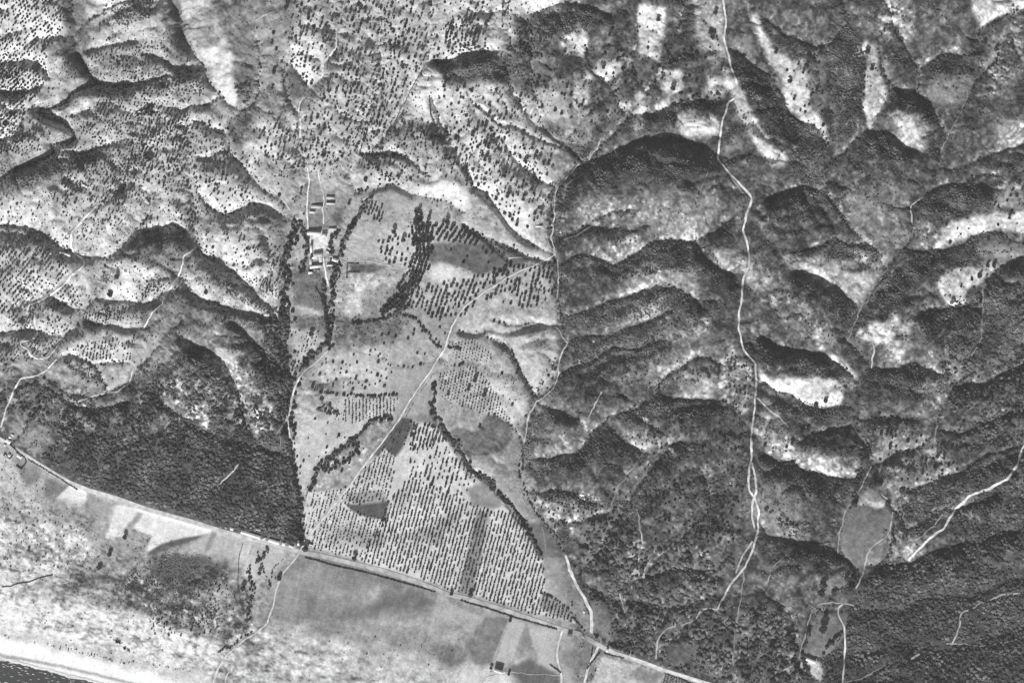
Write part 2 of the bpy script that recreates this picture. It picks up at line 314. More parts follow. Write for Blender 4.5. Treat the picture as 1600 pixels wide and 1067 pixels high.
# big regions
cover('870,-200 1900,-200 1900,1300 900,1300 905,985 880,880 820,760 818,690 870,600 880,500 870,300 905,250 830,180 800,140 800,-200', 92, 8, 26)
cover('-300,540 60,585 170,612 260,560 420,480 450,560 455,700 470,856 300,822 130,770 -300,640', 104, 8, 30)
cover('-300,600 0,688 60,727 135,766 300,817 468,862 700,931 905,991 1100,1067 1200,1104 1200,1400 -300,1400', 160, 2, 16, rag=0)
LC = [
 ('858,285 892,280 895,330 882,400 892,450 870,475 858,400', 98,3,30), ('820,625 870,590 880,600 835,640 826,700 816,700', 110,2,30),
 # north-west
 ('-60,-60 80,-60 98,30 98,55 75,75 75,130 40,165 40,210 10,245 -60,260', 212,3,10), ('100,0 130,0 140,60 130,120 100,130 98,60', 128,5,14), ('150,35 225,40 270,50 260,62 160,55', 190,5,10),
 ('125,85 200,68 280,75 290,120 200,128 150,130', 160,6,14), ('175,-40 250,-40 260,10 200,8 160,22 150,5', 200,4,14), ('265,0 283,0 290,60 275,70 262,50', 118,4,6), ('270,60 300,80 285,105 262,95', 120,5,10),
 ('100,130 200,135 290,120 290,190 220,270 120,270 90,240 110,180', 168,8,16), ('220,150 300,180 300,270 230,270 205,210', 188,8,12),
 ('283,5 320,0 330,20 305,27 285,32', 195,2,8,1,2), ('286,32 330,15 335,40 312,75 290,60', 165,2,8,1,2), ('312,78 355,65 366,95 345,108 322,104', 208,2,8,1,2), ('330,110 365,100 374,150 365,165 340,140', 200,2,8,1,3), ('330,0 400,0 400,180 372,175 366,90 350,60 335,20', 128,4,16), ('400,0 470,0 460,50 445,110 400,150', 150,4,14), ('395,165 440,150 450,200 410,270 380,260 358,215', 170,6,14), ('355,190 395,160 400,200 370,240', 120,5,14),
 ('400,200 470,180 480,270 440,262 400,230', 205,5,10), ('455,40 500,30 520,80 505,120 485,138 458,100', 212,3,8), ('445,108 458,106 484,140 450,170 440,140', 110,2,10,1,2),
 ('470,-60 690,-60 690,100 660,110 620,190 560,240 480,270 475,180 520,110', 182,6,14), ('640,125 670,100 675,155 690,190 670,195 635,165', 214,2,5,1,2), ('683,110 700,130 700,170 678,150', 218,3,5), ('618,195 650,165 645,185 625,205', 190,3,8), ('620,205 685,195 700,230 650,262 610,230', 150,4,16),
 ('690,-60 740,-60 745,80 690,98 672,60', 195,5,10), ('730,0 800,-20 800,60 760,78 745,40', 212,6,8), ('690,130 800,130 860,170 830,210 790,200 740,180 700,190', 190,5,12), ('745,195 820,215 866,292 850,338 812,368 795,350 740,292 690,240', 205,4,10),
 ('672,97 724,88 800,86 850,95 860,125 800,130 700,132', 104,4,6),
 # west
 ('-40,300 60,290 98,300 60,345 -40,350', 205,6,12), ('0,235 60,258 140,240 190,235 120,275 40,295 0,300', 140,8,14), ('45,325 85,325 90,345 60,352', 195,4,10), ('95,270 200,270 200,350 150,390 100,350', 185,8,12), ('75,360 112,355 110,395 95,392', 205,4,8), ('200,280 300,270 298,330 270,352 212,360 200,330', 182,6,12), ('212,330 245,325 273,350 240,360 214,359', 192,1.5,10,1,2),
 ('150,380 195,372 203,375 165,400 152,395', 205,4,8), ('212,362 290,362 305,395 285,430 240,438 205,412 185,400', 112,5,18), ('180,412 215,408 250,425 215,445 205,465 168,463 160,440', 215,3,8), ('110,415 160,412 150,445 128,470 108,455', 190,4,10), ('225,440 262,440 255,478 230,478', 190,4,12), ('0,380 90,395 110,440 40,480 -40,490', 195,7,14), ('40,490 110,490 125,520 90,535 40,520 -40,515 -40,500', 180,6,12), ('220,480 290,450 330,490 300,535 225,530', 118,5,18),
 ('135,490 200,488 200,530 135,530', 165,6,14), ('95,540 210,520 205,566 130,562 95,556', 200,3,10), ('0,530 90,530 80,570 0,565', 165,5,10), ('210,510 260,515 240,550 205,580', 168,5,12), ('165,575 205,570 200,595 175,608', 175,4,12), ('70,580 160,575 165,600 110,600', 150,5,22),
 ('300,262 400,250 400,318 349,335 311,300', 200,5,12), ('308,368 350,355 440,375 440,460 400,450 330,410', 202,5,12), ('286,425 325,440 320,465 298,455', 195,4,14), ('320,470 400,490 440,520 400,540 330,500', 118,5,20), ('335,540 382,545 380,595 365,598 340,562', 175,3,12,1,3), ('250,600 365,610 410,690 330,690 250,670', 116,6,46), ('330,575 380,560 430,640 405,700 365,650', 132,5,44), ('100,655 150,655 140,690 110,685', 165,3,20),
 ('405,278 465,282 462,325 430,318', 162,4,8), ('424,452 438,450 440,462 430,470 428,478 424,462', 228,1.5,5,1,2), ('400,320 450,345 445,420 410,400', 150,5,16),
 # village and central fields
 ('480,287 522,290 545,300 560,320 530,360 480,358', 152,2,10,1,1), ('481,334 504,334 504,356 481,356', 138,1,7,1,0), ('517,335 540,320 532,350 522,350', 105,2,5,1,2), ('474,361 500,362 520,360 512,378 506,392 487,393 484,375 474,370', 222,1.5,8,1,1), ('455,388 476,392 477,408 462,408', 190,3,8), ('486,390 530,398 528,425 480,430', 165,3,24,1,1),
 ('530,290 600,292 620,330 560,370 535,360 548,320', 168,4,8), ('600,292 700,300 745,340 700,370 640,345 610,320', 185,6,8), ('640,290 700,285 745,310 730,332 680,322', 200,6,8), ('560,345 620,350 600,390 560,410 536,405 538,380', 185,5,6), ('590,360 660,360 655,420 600,415', 208,6,8), ('655,325 690,320 685,400 665,410', 200,4,6),
 ('672,380 700,382 760,380 800,392 830,404 800,420 745,428 715,415 672,408', 108,2,6,1,2), ('674,414 700,410 722,422 745,440 700,452 670,445', 222,3,4,1,2), ('545,412 575,411 603,416 592,427 570,430 548,424', 98,1,5,1,1), ('545,430 603,420 625,440 570,490 540,488', 185,2,30), ('570,432 590,435 580,480 545,490 545,470', 215,3,18), ('455,422 503,422 508,485 460,478', 122,2,8,1,1), ('462,478 505,484 508,492 470,492', 200,2,10), ('458,492 510,494 512,530 460,520', 122,2,12,1,2), ('455,515 500,515 485,555 458,570', 182,3,10), ('515,490 560,495 650,500 640,530 560,545 520,535', 118,4,16), ('630,440 720,440 800,425 860,415 862,465 790,480 720,500 650,480', 182,5,12), ('570,450 640,440 640,500 560,495', 150,5,10), ('640,480 715,490 690,550 620,545', 160,4,6), ('590,540 690,550 660,600 640,650 600,630 610,580', 160,4,7), ('490,550 600,540 610,580 590,612 500,610 488,580', 182,5,12), ('455,640 560,640 610,655 560,680 500,720 480,765 465,770 458,700', 196,4,10), ('475,625 520,620 515,650 480,648', 165,2,8), ('530,622 622,620 615,655 580,655 530,665', 192,2,8), ('520,650 560,665 545,700 510,705', 185,4,6), ('628,652 645,655 641,680 634,703 618,711 583,712', 84,.6,5,1,0), ('655,642 678,642 690,662 650,658', 132,1,5,1,1), ('650,600 676,600 676,642 648,648', 165,2,6),
 ('478,772 500,715 560,682 580,652 618,652 600,680 560,725 520,765', 158,2,30,1,3), ('475,768 535,765 560,745 600,700 618,714 646,662 676,660 735,738 762,748 843,868 852,925 905,978 470,850', 212,1,12,1,1), ('537,787 560,789 606,783 602,813 570,808 552,800', 86,.6,4,1,0), ('540,770 600,765 604,783 560,788 535,782', 160,1,8,1,1), ('730,762 765,747 786,790 770,795 735,788', 138,1.5,5,1,1), ('742,800 765,800 752,860 738,930 716,925 730,860', 138,3,6,1,3), ('600,870 650,865 660,910 620,905', 212,6,5), ('690,830 730,820 720,860 690,860', 210,6,5), ('500,820 600,830 590,860 520,850', 168,5,12), ('620,800 700,790 690,830 630,835', 226,6,10), ('560,850 640,870 640,895 570,878', 222,6,10), ('780,840 830,860 850,920 790,940', 212,6,5), ('700,830 690,850 640,845 600,850 640,835 680,815 730,790', 150,5,6,.7), ('570,725 630,720 640,790 600,765 560,760', 200,4,10), ('845,925 880,935 900,965 890,975 845,950', 150,2,8,1,2),
 ('700,532 740,530 771,552 765,568 710,566', 170,1,8,1,1), ('690,585 730,575 800,610 825,650 780,655 690,625', 178,3,10), ('740,575 790,600 828,640 800,662 770,640', 202,3,8), ('685,628 720,632 755,655 740,680 700,675', 160,3,14), ('700,674 716,668 746,676 752,656 766,646 800,664 799,700 792,716 774,712 748,712 738,720 712,694', 112,1,16,1,2), ('735,712 790,705 792,735 765,742', 165,2,18,1,2), ('785,517 870,525 870,560 860,600 838,615 805,545', 182,4,12), ('800,600 828,640 810,640 785,610', 188,3,10), ('720,515 800,520 800,545 760,525', 165,3,26),
 ('795,686 818,694 815,745 834,795 872,842 890,885 918,955 942,1002 908,985 852,882 822,820 790,780 765,745 785,720', 150,1,6,1,1), ('820,820 858,818 882,852 878,872 840,872', 112,1,5,1,0), ('925,925 945,945 950,958 965,970 958,1005 925,985', 142,1,5,1,1),
 ('700,100 700,101', 0,1,1),
 # south-west forest floor
 ('55,718 85,690 100,670 150,680 200,690 300,660 440,690 470,858 300,812 130,762', 80,2,9), ('10,660 60,655 85,690 58,708 22,690', 150,3,8,1,2), ('0,600 60,600 90,650 10,655', 120,5,22),
 # coast
 ('-200,690 0,700 70,755 70,800 20,800 -200,760', 185,5,20), ('18,708 60,728 62,745 40,760 25,735', 132,2,8,1,1), ('68,745 107,760 84,788 65,775', 130,2,8,1,1), ('80,790 87,776 107,757 133,768 134,782 118,799 86,798', 242,.7,4,1,1), ('60,780 150,790 165,830 120,850 60,830', 158,5,18), ('134,778 175,790 165,810 140,800', 165,3,8),
 ('176,788 215,795 335,827 330,836 265,846 223,868 236,838 205,826 193,838 160,842', 234,1,5,1,1), ('215,800 222,803 205,825 196,835 188,830', 165,1,5,1,1), ('224,867 250,851 285,841 328,835 300,845 262,858 238,868', 92,.5,3,1,0), ('335,827 400,848 445,862 438,885 400,918 385,905 372,885 345,868 300,866 265,870 300,846', 186,1.5,7,1,1), ('330,832 338,832 325,862 318,862', 150,1,4,1,0), ('360,850 400,852 395,915 372,885', 210,2,6),
 ('-60,800 130,830 150,880 60,900 -60,915', 192,7,34), ('160,850 240,870 300,870 260,905 160,900 150,870', 150,6,18), ('190,900 262,872 318,863 350,882 366,915 392,935 392,985 350,1000 290,975 225,962 165,935', 112,3,34,1,9), ('230,870 320,866 350,884 340,910 280,925 240,905', 98,3,8), ('322,905 365,915 365,965 330,960 300,945', 152,2,22), ('120,902 180,898 190,912 150,915 115,925', 115,2,8),
 ('60,960 110,950 170,960 240,985 300,975 330,975 320,1010 250,1030 180,1020 80,1000 0,985 0,965', 228,6,20), ('290,985 320,975 327,995 300,1015 240,1020 250,1000', 242,2,4), ('-200,905 60,905 0,930 -200,925', 235,3,10), ('-200,880 120,890 100,900 -200,905', 200,4,14),
 ('70,976 100,978 140,977 138,986 100,988 72,983', 92,1,8), ('110,913 133,902 160,898 188,908 186,912 160,904 135,908 112,917', 88,.8,5,1,2), ('45,972 90,978 138,977 142,986 100,990 70,985 45,977', 96,1,6,1,3), ('200,1030 240,1026 275,1034 230,1036', 120,1,8,1,2), ('250,960 285,955 330,990 300,1000', 120,3,20), ('165,1000 188,1005 190,1025 160,1025', 130,3,10), ('155,1020 195,1022 185,1032 165,1030', 85,2,6), ('280,1040 330,1033 340,1025 310,1045', 90,2,10),
 ('467,862 560,884 683,926 672,965 620,972 560,968 470,975 424,968 432,925 442,895', 142,1,9,1,1), ('560,925 600,915 590,945 575,955', 175,4,12), ('440,900 470,930 460,960 430,960', 155,8,6), ('470,978 560,948 640,922 670,935 665,955 600,955 540,975', 118,5,6), ('683,930 757,968 752,985 715,975 672,962', 172,1,5,1,1), ('757,965 795,964 772,1035 742,1040 728,1015 742,985', 128,1,10,1,1), ('795,965 822,976 803,1035 768,1038', 188,.8,4,1,0), ('803,1035 812,1030 824,975 838,985 832,1000', 138,2,6,1,0), ('824,976 876,986 870,1010 872,1030 876,1052 845,1040 832,1010', 188,.8,4,1,1), ('803,1030 822,1028 818,1042 805,1040', 200,1,4,1,1), ('800,1042 825,1030 872,1055 876,1090 830,1080 800,1055', 105,1.5,6,1,1), ('882,988 905,992 930,1015 912,1055 905,1090 884,1090 874,1030', 168,1,8,1,1), ('885,1010 925,1020 918,1050 880,1040', 140,4,5), ('940,1025 1035,1050 1028,1090 915,1090', 196,1,4,1,1), ('995,1040 1035,1055 1025,1070 980,1060', 150,3,5,1,2), ('400,985 520,975 680,970 740,1040 760,1100 400,1100', 190,6,18), ('470,965 600,970 700,980 735,1000 700,1030 560,1000 470,995', 155,6,14), ('665,1000 720,1010 730,1040 690,1045', 125,4,14), ('720,1040 800,1050 800,1100 720,1100', 215,3,12), ('330,1000 400,985 420,1100 320,1100', 165,5,24),
 ('-200,925 0,925 100,940 200,958 290,985 340,1005 335,1067 330,1120 0,1067', 226,6,14,.8), ('-200,940 0,997 60,1010 120,1025 180,1041 260,1064 400,1100 400,1180 -200,1180', 248,3,5,1,6),
 # north-east
 ('997,8 1020,10 1040,12 1038,50 1030,95 998,90 997,45', 205,1.5,8,1,1), ('875,62 905,48 922,60 912,85 882,86', 212,3,5), ('930,95 985,88 985,103 945,131 928,115', 200,2,8,1,2), ('895,112 925,112 922,160 897,175 893,150', 188,2,8,1,2), ('838,145 885,120 893,165 880,200 835,185', 165,3,12), ('870,185 915,170 940,175 915,235 880,215', 160,3,16), ('955,160 985,152 985,180 950,195 940,185', 165,3,12), ('955,180 985,175 970,215 925,245 940,200', 118,3,18), ('1026,105 1066,112 1066,140 1048,153 1024,130', 200,2,12,1,2), ('1100,115 1135,125 1132,155 1105,148', 185,3,8), ('995,140 1010,150 1005,200 985,218', 190,3,14), ('1018,170 1045,150 1050,175 1020,180', 170,3,14),
 ('1075,-30 1125,-30 1136,100 1112,105 1090,70', 172,3,10,1,2), ('1124,104 1140,110 1160,145 1188,205 1215,235 1231,246 1226,262 1205,262 1182,235 1150,178 1132,130', 210,1.5,6,1,1), ('1056,180 1075,170 1110,177 1125,190 1122,213 1090,221 1068,215 1053,198', 222,1.5,5,1,1), ('1060,172 1110,172 1120,188 1060,190', 165,3,5,.8), ('1168,20 1182,25 1205,75 1232,92 1288,82 1272,120 1262,160 1292,200 1288,222 1250,188 1228,168 1216,115 1178,60', 195,2,10,1,2), ('1262,85 1290,80 1290,160 1275,180 1262,140', 130,4,14), ('1140,60 1175,60 1180,85 1145,85', 130,4,12), ('1125,225 1150,215 1165,235 1125,240', 160,3,8),
 ('800,-60 870,-60 880,20 830,25 800,15', 205,5,10), ('800,60 880,20 890,50 850,70', 110,5,14), ('870,20 960,10 960,40 900,45', 110,5,14),
 ('1353,70 1371,68 1371,108 1388,145 1372,178 1356,206 1347,170 1352,108', 190,1.5,7,1,1), ('1330,85 1350,65 1355,80 1335,95', 195,2,10), ('1512,-30 1650,-30 1650,5 1567,24 1530,42 1514,20', 208,2,8,1,2), ('1360,-30 1420,-30 1430,60 1380,60', 150,4,30), ('1395,178 1425,172 1452,198 1450,226 1420,232 1400,205', 188,4,10), ('1450,115 1540,120 1500,175 1450,155', 140,5,16), ('1550,50 1600,40 1600,110 1550,150 1535,110', 158,5,28), ('1555,190 1600,180 1600,225 1560,235', 150,4,26),
 ('1320,290 1400,290 1428,340 1420,380 1330,380 1320,330', 135,3,20), ('1470,352 1530,330 1600,332 1640,360 1640,380 1565,358 1510,372 1455,392 1468,372', 200,3,10,1,3), ('1545,290 1600,285 1600,325 1555,330', 165,5,18), ('1400,345 1450,345 1475,365 1440,390 1425,380', 140,3,28), ('1475,425 1540,405 1565,410 1538,440 1512,452 1505,478 1480,478 1462,445', 195,2,16,1,3), ('1520,370 1600,385 1600,400 1560,415 1530,400', 150,4,5), ('1335,522 1390,490 1412,500 1435,505 1410,535 1340,537', 195,4,26), ('1195,405 1290,402 1380,428 1345,478 1300,440 1240,425', 178,5,16), ('1170,420 1210,415 1290,500 1310,540 1280,545 1220,500 1170,450', 140,6,26), ('1320,385 1355,388 1385,400 1380,430 1340,415', 165,5,16),
 ('1183,572 1205,590 1300,588 1325,608 1310,634 1245,632 1200,612 1185,600', 205,2,8,1,3), ('1290,545 1320,560 1345,600 1325,615 1300,575', 165,3,20), ('1185,640 1215,668 1250,700 1335,715 1347,742 1290,745 1240,722 1200,705 1180,680', 160,4,30), ('1178,600 1215,640 1230,670 1195,655', 170,3,16), ('1160,770 1240,740 1262,800 1240,840 1185,850', 135,8,18), ('1370,660 1470,690 1500,735 1440,765 1400,790 1365,740', 138,5,26), ('1440,555 1500,540 1535,530 1500,600 1470,640 1440,660', 145,5,26), ('1380,555 1400,510 1430,530 1400,570', 165,4,30),
 ('1322,792 1340,780 1385,782 1396,805 1390,835 1372,880 1352,902 1322,872 1310,850', 138,1,6,1,1), ('1334,776 1362,762 1392,788 1350,796', 144,1.5,6,1,1), ('1318,800 1345,790 1385,790 1392,820 1380,860 1352,885 1325,862', 142,3,5,.8,1), ('1280,900 1330,895 1318,935 1285,930', 138,2,8), ('1280,958 1325,958 1330,985 1290,1028 1255,1030 1262,990', 138,1.5,6,1,1), ('1210,1000 1250,985 1250,1020 1205,1045', 128,3,8), ('1262,1026 1285,1035 1290,1067 1268,1060 1248,1040', 222,2,14,1,2), ('1298,1034 1306,1028 1313,1050 1305,1060 1300,1045', 225,1,10,1,2), ('1385,830 1440,830 1425,878 1392,875', 175,3,30), ('1405,600 1410,600', 0,1,1),
 ('1340,925 1392,868 1450,885 1500,835 1700,800 1700,1300 1290,1300 1290,1040 1325,995', 88,5,12), ('915,935 1000,860 1100,850 1130,940 1250,960 1250,1067 1100,1060 965,1005 945,945', 112,5,28), ('1040,1010 1085,1010 1080,1040 1045,1038', 112,3,4), ('1110,870 1140,870 1160,850 1150,890 1120,900', 140,3,10), ('890,790 960,790 950,850 900,850', 135,5,16), ('830,770 920,775 900,840 850,810', 140,5,34), ('830,660 940,650 900,720 830,735', 118,5,26), ('960,850 1010,850 1020,900 990,915 960,880', 145,4,40),
 ('900,305 1000,310 990,345 900,352', 148,5,28), ('930,380 1010,360 1010,395 950,412', 150,4,32), ('1000,300 1125,300 1110,370 1000,375', 140,6,24), ('1010,415 1080,420 1100,470 1040,450 960,465 960,440', 150,5,22), ('940,490 1040,460 1050,485 960,520', 145,5,22), ('1040,490 1110,490 1100,530 1040,540', 150,5,26), ('960,570 1100,540 1100,560 1030,600 960,600', 138,5,22), ('1060,590 1130,560 1110,620 1060,618', 165,4,16), ('950,640 1010,660 1050,690 1000,700 960,670', 150,4,26), ('1130,530 1175,580 1170,650 1120,620', 150,4,30), ('1150,400 1180,400 1200,440 1170,460', 175,4,22), ('1110,390 1165,390 1165,420 1125,420', 165,4,20),
 ('985,210 1125,215 1125,260 1080,300 940,290 930,250', 92,5,5),
]
for a_ in ('485,140 470,160 440,170', '290,60 312,76 333,40', '312,104 345,110 366,95', '284,36 305,29 330,20', '530,290 520,300 545,345', '455,420 503,422 508,486', '603,418 575,440', '540,412 548,490', '683,928 672,965', '795,964 770,1037', '822,976 800,1034', '762,747 786,780', '820,820 858,818', '840,872 880,860', '745,800 735,930', '765,800 752,930', '178,788 160,842', '330,828 318,865', '395,852 370,895', '1310,795 1308,850 1330,890', '925,985 925,925', '560,790 606,783 602,813', '628,652 583,712 618,711 641,680 646,655'):
    q_ = P(a_); LC.append((np.r_[q_+[0, -.7], q_[::-1]+[.9, .9]], 118, .5, 5, .75, 1))
LC.append(('-200,972 0,1023 60,1033 120,1046 165,1057 220,1070 320,1096 320,1100 220,1074 165,1061 120,1050 60,1037 0,1027 -200,976', 160, .8, 4, 1, 1))
for e in LC:
    if not isinstance(e[0], str): cover(*e)
    elif len(P(e[0])) > 2:
        e = list(e); c_ = P(e[0]).mean(0)
        if e[1] >= 165 and c_[0] > 870 and c_[1] < 700: e[1] = min(222, e[1]+5); e[3] = max(e[3], 15)
        cover(*e)
ROADS = [('stream_bed', '818,695 826,650 838,628 866,606 871,590 873,565 886,536 872,514 858,508 830,506', 2.2, 200), ('stream_bed', '870,468 873,430 868,402 862,372 866,330 870,295 888,272 905,256', 2, 192), ('stream_bed', '911,250 893,235 870,217 850,205', 1.6, 150), ('stream_bed', '920,250 930,235 940,215', 1.8, 190), ('stream_bed', '1363,728 1358,738 1350,752 1337,780', 1.8, 170), ('stream_bed', '446,660 440,672 436,700', 1.4, 160),

 ('coast_road', '-60,660 -20,678 0,688 20,701 60,727 105,754 135,766 180,779 230,797 300,816 350,832 410,847 440,855 468,863 500,869 550,881 600,893 650,909 700,930 716,933 760,945 830,968 880,985 905,991 935,1008 960,1021 1000,1034 1040,1049 1100,1067 1180,1090', 7, 182),
 ('dirt_road', '468,862 478,843 500,816 540,766 570,726 605,681 625,652 650,610 675,576 695,545 706,510 725,480 760,455 800,430 850,408 868,397', 2.2, 220),
 ('dirt_road', '1126,-40 1128,0 1133,40 1130,60 1137,88 1141,105 1150,130 1152,150 1138,160 1128,190 1122,225 1120,250 1133,268 1155,290 1174,311 1165,335 1160,360 1166,382 1170,405 1168,417 1160,435 1158,465 1153,490 1153,515 1160,545 1179,568 1181,600 1178,640 1173,680 1173,715 1168,750 1170,765 1179,778 1186,800 1184,828 1176,858 1165,886 1140,915 1122,952', 3.1, 205),
 ('dirt_road', '1174,722 1180,750 1181,768 1176,785 1175,805 1179,825', 3, 205), ('dirt_road', '1176,845 1160,870 1150,895', 2.5, 185), ('footpath', '1122,952 1098,952', 3, 215), ('footpath', '1162,892 1160,930 1152,965 1147,1010 1146,1040', 2, 160),
 ('footpath', '1135,268 1148,288 1165,310', 1.6, 165), ('dirt_road', '1182,621 1200,638 1215,650 1232,668', 2.6, 205), ('footpath', '1111,252 1100,280 1092,300', 1.5, 150),
 ('dirt_road', '1625,650 1601,695 1590,725 1572,748 1545,764 1515,775 1500,790 1487,806 1476,825 1452,842 1436,858 1420,876', 3.7, 218), ('footpath', '1474,803 1460,822 1440,838 1412,855', 2, 190),
 ('footpath', '1489,1006 1498,985 1504,958 1530,945 1548,936 1575,928 1610,925', 2.6, 190), ('footpath', '1480,1006 1510,1007 1540,1010 1570,1005 1610,992', 2.2, 170), ('dirt_road', '1317,1085 1320,1040 1322,1005 1320,980 1311,960 1311,950 1318,945', 2.8, 200),
 ('footpath', '1338,920 1346,905 1353,890 1354,870 1362,858 1385,840 1393,820 1396,800', 2.2, 195), ('footpath', '1311,868 1309,850 1316,820 1322,797', 2, 175), ('footpath', '1200,910 1204,890 1225,870 1238,860', 1.6, 170), ('footpath', '1280,945 1300,942 1318,945 1340,948', 2.2, 185), ('footpath', '1280,945 1270,960 1262,985 1255,1005 1250,1030', 2.2, 170), ('footpath', '1200,1050 1220,1049 1238,1042', 2.4, 200), ('footpath', '1316,1067 1345,1062 1370,1048 1392,1035', 2.2, 165), ('footpath', '1425,1030 1438,1022', 3, 210),
 ('footpath', '1380,673 1384,690 1378,720 1373,745', 1.8, 185), ('footpath', '1432,698 1450,697 1460,685 1466,665', 2, 180), ('footpath', '1536,452 1536,500 1533,530 1518,556', 2.2, 170), ('footpath', '1443,308 1428,318 1422,330 1425,350', 2.6, 195), ('footpath', '1378,772 1390,785 1397,795', 2, 185), ('footpath', '1324,533 1342,490 1360,460 1378,435', 2.2, 175), ('footpath', '1362,575 1367,545 1362,535', 2.4, 190), ('footpath', '1466,253 1480,215 1500,180 1512,150', 2, 175),
 ('dirt_road', '466,866 452,884 438,900 430,925 425,950 415,976 400,990 382,1000 352,1025 335,1055 328,1090', 2.5, 210), ('footpath', '345,1030 360,1040 350,1067', 2, 200),
 ('dirt_road', '880,985 873,1005 870,1030 876,1050 880,1085', 3.2, 215), ('dirt_road', '936,1010 930,1022 917,1048 912,1085', 3.4, 215), ('footpath', '765,1050 800,1052 876,1056', 1.6, 165), ('footpath', '748,1075 765,1058 790,1052', 2.6, 215), ('footpath', '1040,1050 1034,1067 1030,1085', 1.8, 190),
 ('dirt_road', '884,868 890,890 900,912 915,938 925,960 925,975 924,990', 4.5, 212), ('footpath', '848,823 850,845 853,870', 1.2, 150), ('footpath', '818,745 812,760 820,790', 1.6, 170),
 ('footpath', '540,-20 534,25', 2, 195), ('footpath', '525,45 525,74 507,98 504,121 485,141 470,160 467,172 471,190 468,215', 2.4, 230),
 ('dirt_road', '151,322 125,350 112,363 110,385 113,395 122,400 131,408 130,416 110,432 95,450 75,463 60,471 44,477 40,490', 2.8, 236), ('dirt_road', '54,490 52,505 57,520 50,530 32,535', 2.6, 232), ('dirt_road', '40,528 32,533 32,541 43,547 47,555 58,561 72,560 84,548 93,533', 2.4, 226), ('dirt_road', '88,561 72,579 52,588 30,592 20,612 8,640 0,668', 2.6, 215),
 ('footpath', '307,386 287,400 283,425 270,442 252,475 240,487 222,515', 2.2, 215), ('footpath', '169,613 185,611 200,597 208,575', 3, 222), ('footpath', '120,628 140,620 165,614', 2.4, 190),
 ('dirt_road', '481,358 480,330 480,300 484,284 480,262', 2.2, 235), ('footpath', '505,350 505,320 505,300 500,285 497,270', 1.8, 220), ('dirt_road', '503,398 507,420 513,448', 3, 240), ('footpath', '514,400 528,405 541,410', 2, 205), ('footpath', '543,409 575,408 600,412 615,418', 1.6, 190), ('footpath', '605,418 590,430 575,440', 1.2, 175), ('dirt_road', '485,365 485,390 484,412', 2.4, 222),
 ('dirt_road', '512,548 495,565 475,580 462,600 453,630 450,660 452,685', 2.8, 215), ('footpath', '450,652 440,665 432,678', 2, 180), ('footpath', '420,292 440,312 455,330', 2, 190), ('footpath', '567,312 585,298 600,290', 2, 190), ('footpath', '612,290 630,298 645,306', 2, 195),
 ('footpath', '880,375 905,366 925,352', 1.8, 175), ('footpath', '940,612 930,630 918,655', 1.8, 185), ('footpath', '1012,700 990,730 968,755 955,790', 1.6, 170), ('footpath', '1025,1030 1028,1000 1040,985 1055,978', 2.6, 200), ('footpath', '1065,978 1085,968 1095,955', 3.2, 200), ('footpath', '1030,1012 1040,1000 1050,998', 1.8, 185), ('footpath', '995,795 1000,820 1004,850', 2, 190), ('footpath', '965,920 972,940 976,958', 2.2, 200), ('footpath', '372,725 355,745 338,762', 2.4, 205), ('footpath', '788,405 830,402 860,398', 1.8, 190),
 ('footpath', '617,190 635,157 653,121 667,98', 1.8, 120),
 ('footpath', '400,34 415,24 436,17', 2, 190), ('footpath', '1060,855 1064,870', 2, 180), ('footpath', '828,178 836,165', 4, 225), ('footpath', '912,270 886,290 880,310', 1.5, 165), ('footpath', '867,395 858,380 852,362', 2, 185), ('footpath', '104,-10 82,10 ', 1, 120), ('footpath', '98,30 102,45 97,62 82,80 76,90 76,130 66,150 40,168 40,205', 1.6, 175),
]

vg = np.zeros((ch, cw), np.float32)
for nm, s_, w, t in ROADS:
    if nm == 'stream_bed' or w < 2: continue
    q = dense(P(s_), .8); i_ = (q[:, 1]-V0).astype(int); j_ = (q[:, 0]-U0).astype(int); ok = (i_ > 0) & (i_ < ch) & (j_ > 0) & (j_ < cw); vg[i_[ok], j_[ok]] = 1
vg = np.minimum(blur(vg, 2, 2)*7, 1)
n3 = fbm((ch, cw), 22, 90, 3); n2 = fbm((ch, cw), 8, 91, 2); n1 = fbm((ch, cw), 3.2, 92, 2)
fleck = smooth(fbm((ch, cw), 6, 95, 3, .6) + .35*n3, .22, .5)
T -= vg*np.clip(T-120, 0, 60)*.55*smooth(fbm((ch, cw), 9, 140, 2), -.6, .1)
T0 = T.copy()
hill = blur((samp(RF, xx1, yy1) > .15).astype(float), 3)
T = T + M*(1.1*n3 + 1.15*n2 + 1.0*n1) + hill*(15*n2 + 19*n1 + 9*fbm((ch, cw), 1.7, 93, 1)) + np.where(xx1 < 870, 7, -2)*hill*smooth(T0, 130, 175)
fur = fbm((ch, cw), 1.7, 94, 2, .6, 16, math.radians(-75)); T = T + (1-hill)*(11*fur + 7*n1 + 6*n2) + fleck*np.clip(M-15, 0, 30)*(3.2+2.5*n1)*smooth(T0, 70, 105)
# sandy coast: wind-drawn streaks of dune grass
st = fbm((ch, cw), 8, 97, 5, .68, 2.6, math.radians(12)); inc = .235*xx1 - .972*(yy1-1031); rdd = .324*xx1-.946*(yy1-690)
dm = smooth(-rdd, 110, 170)*smooth(inc, 40, 70)
T = T + dm*(-75*smooth(st, .2, .45)*smooth(T0, 120, 200) + 34*smooth(-st, .0, .3) + 16*n2 + 16*n1)
fd = fbm((ch, cw), 3.4, 151, 3, .6, 1.7, math.radians(12)); rough = smooth(-rdd, 40, 90)*smooth(inc, 30, 60)*smooth(-xx1, -470, -380)
T = T - rough*42*smooth(fd + .35*fbm((ch, cw), 18, 152, 2), .14, .34) + rough*18*smooth(-fd, .1, .35)
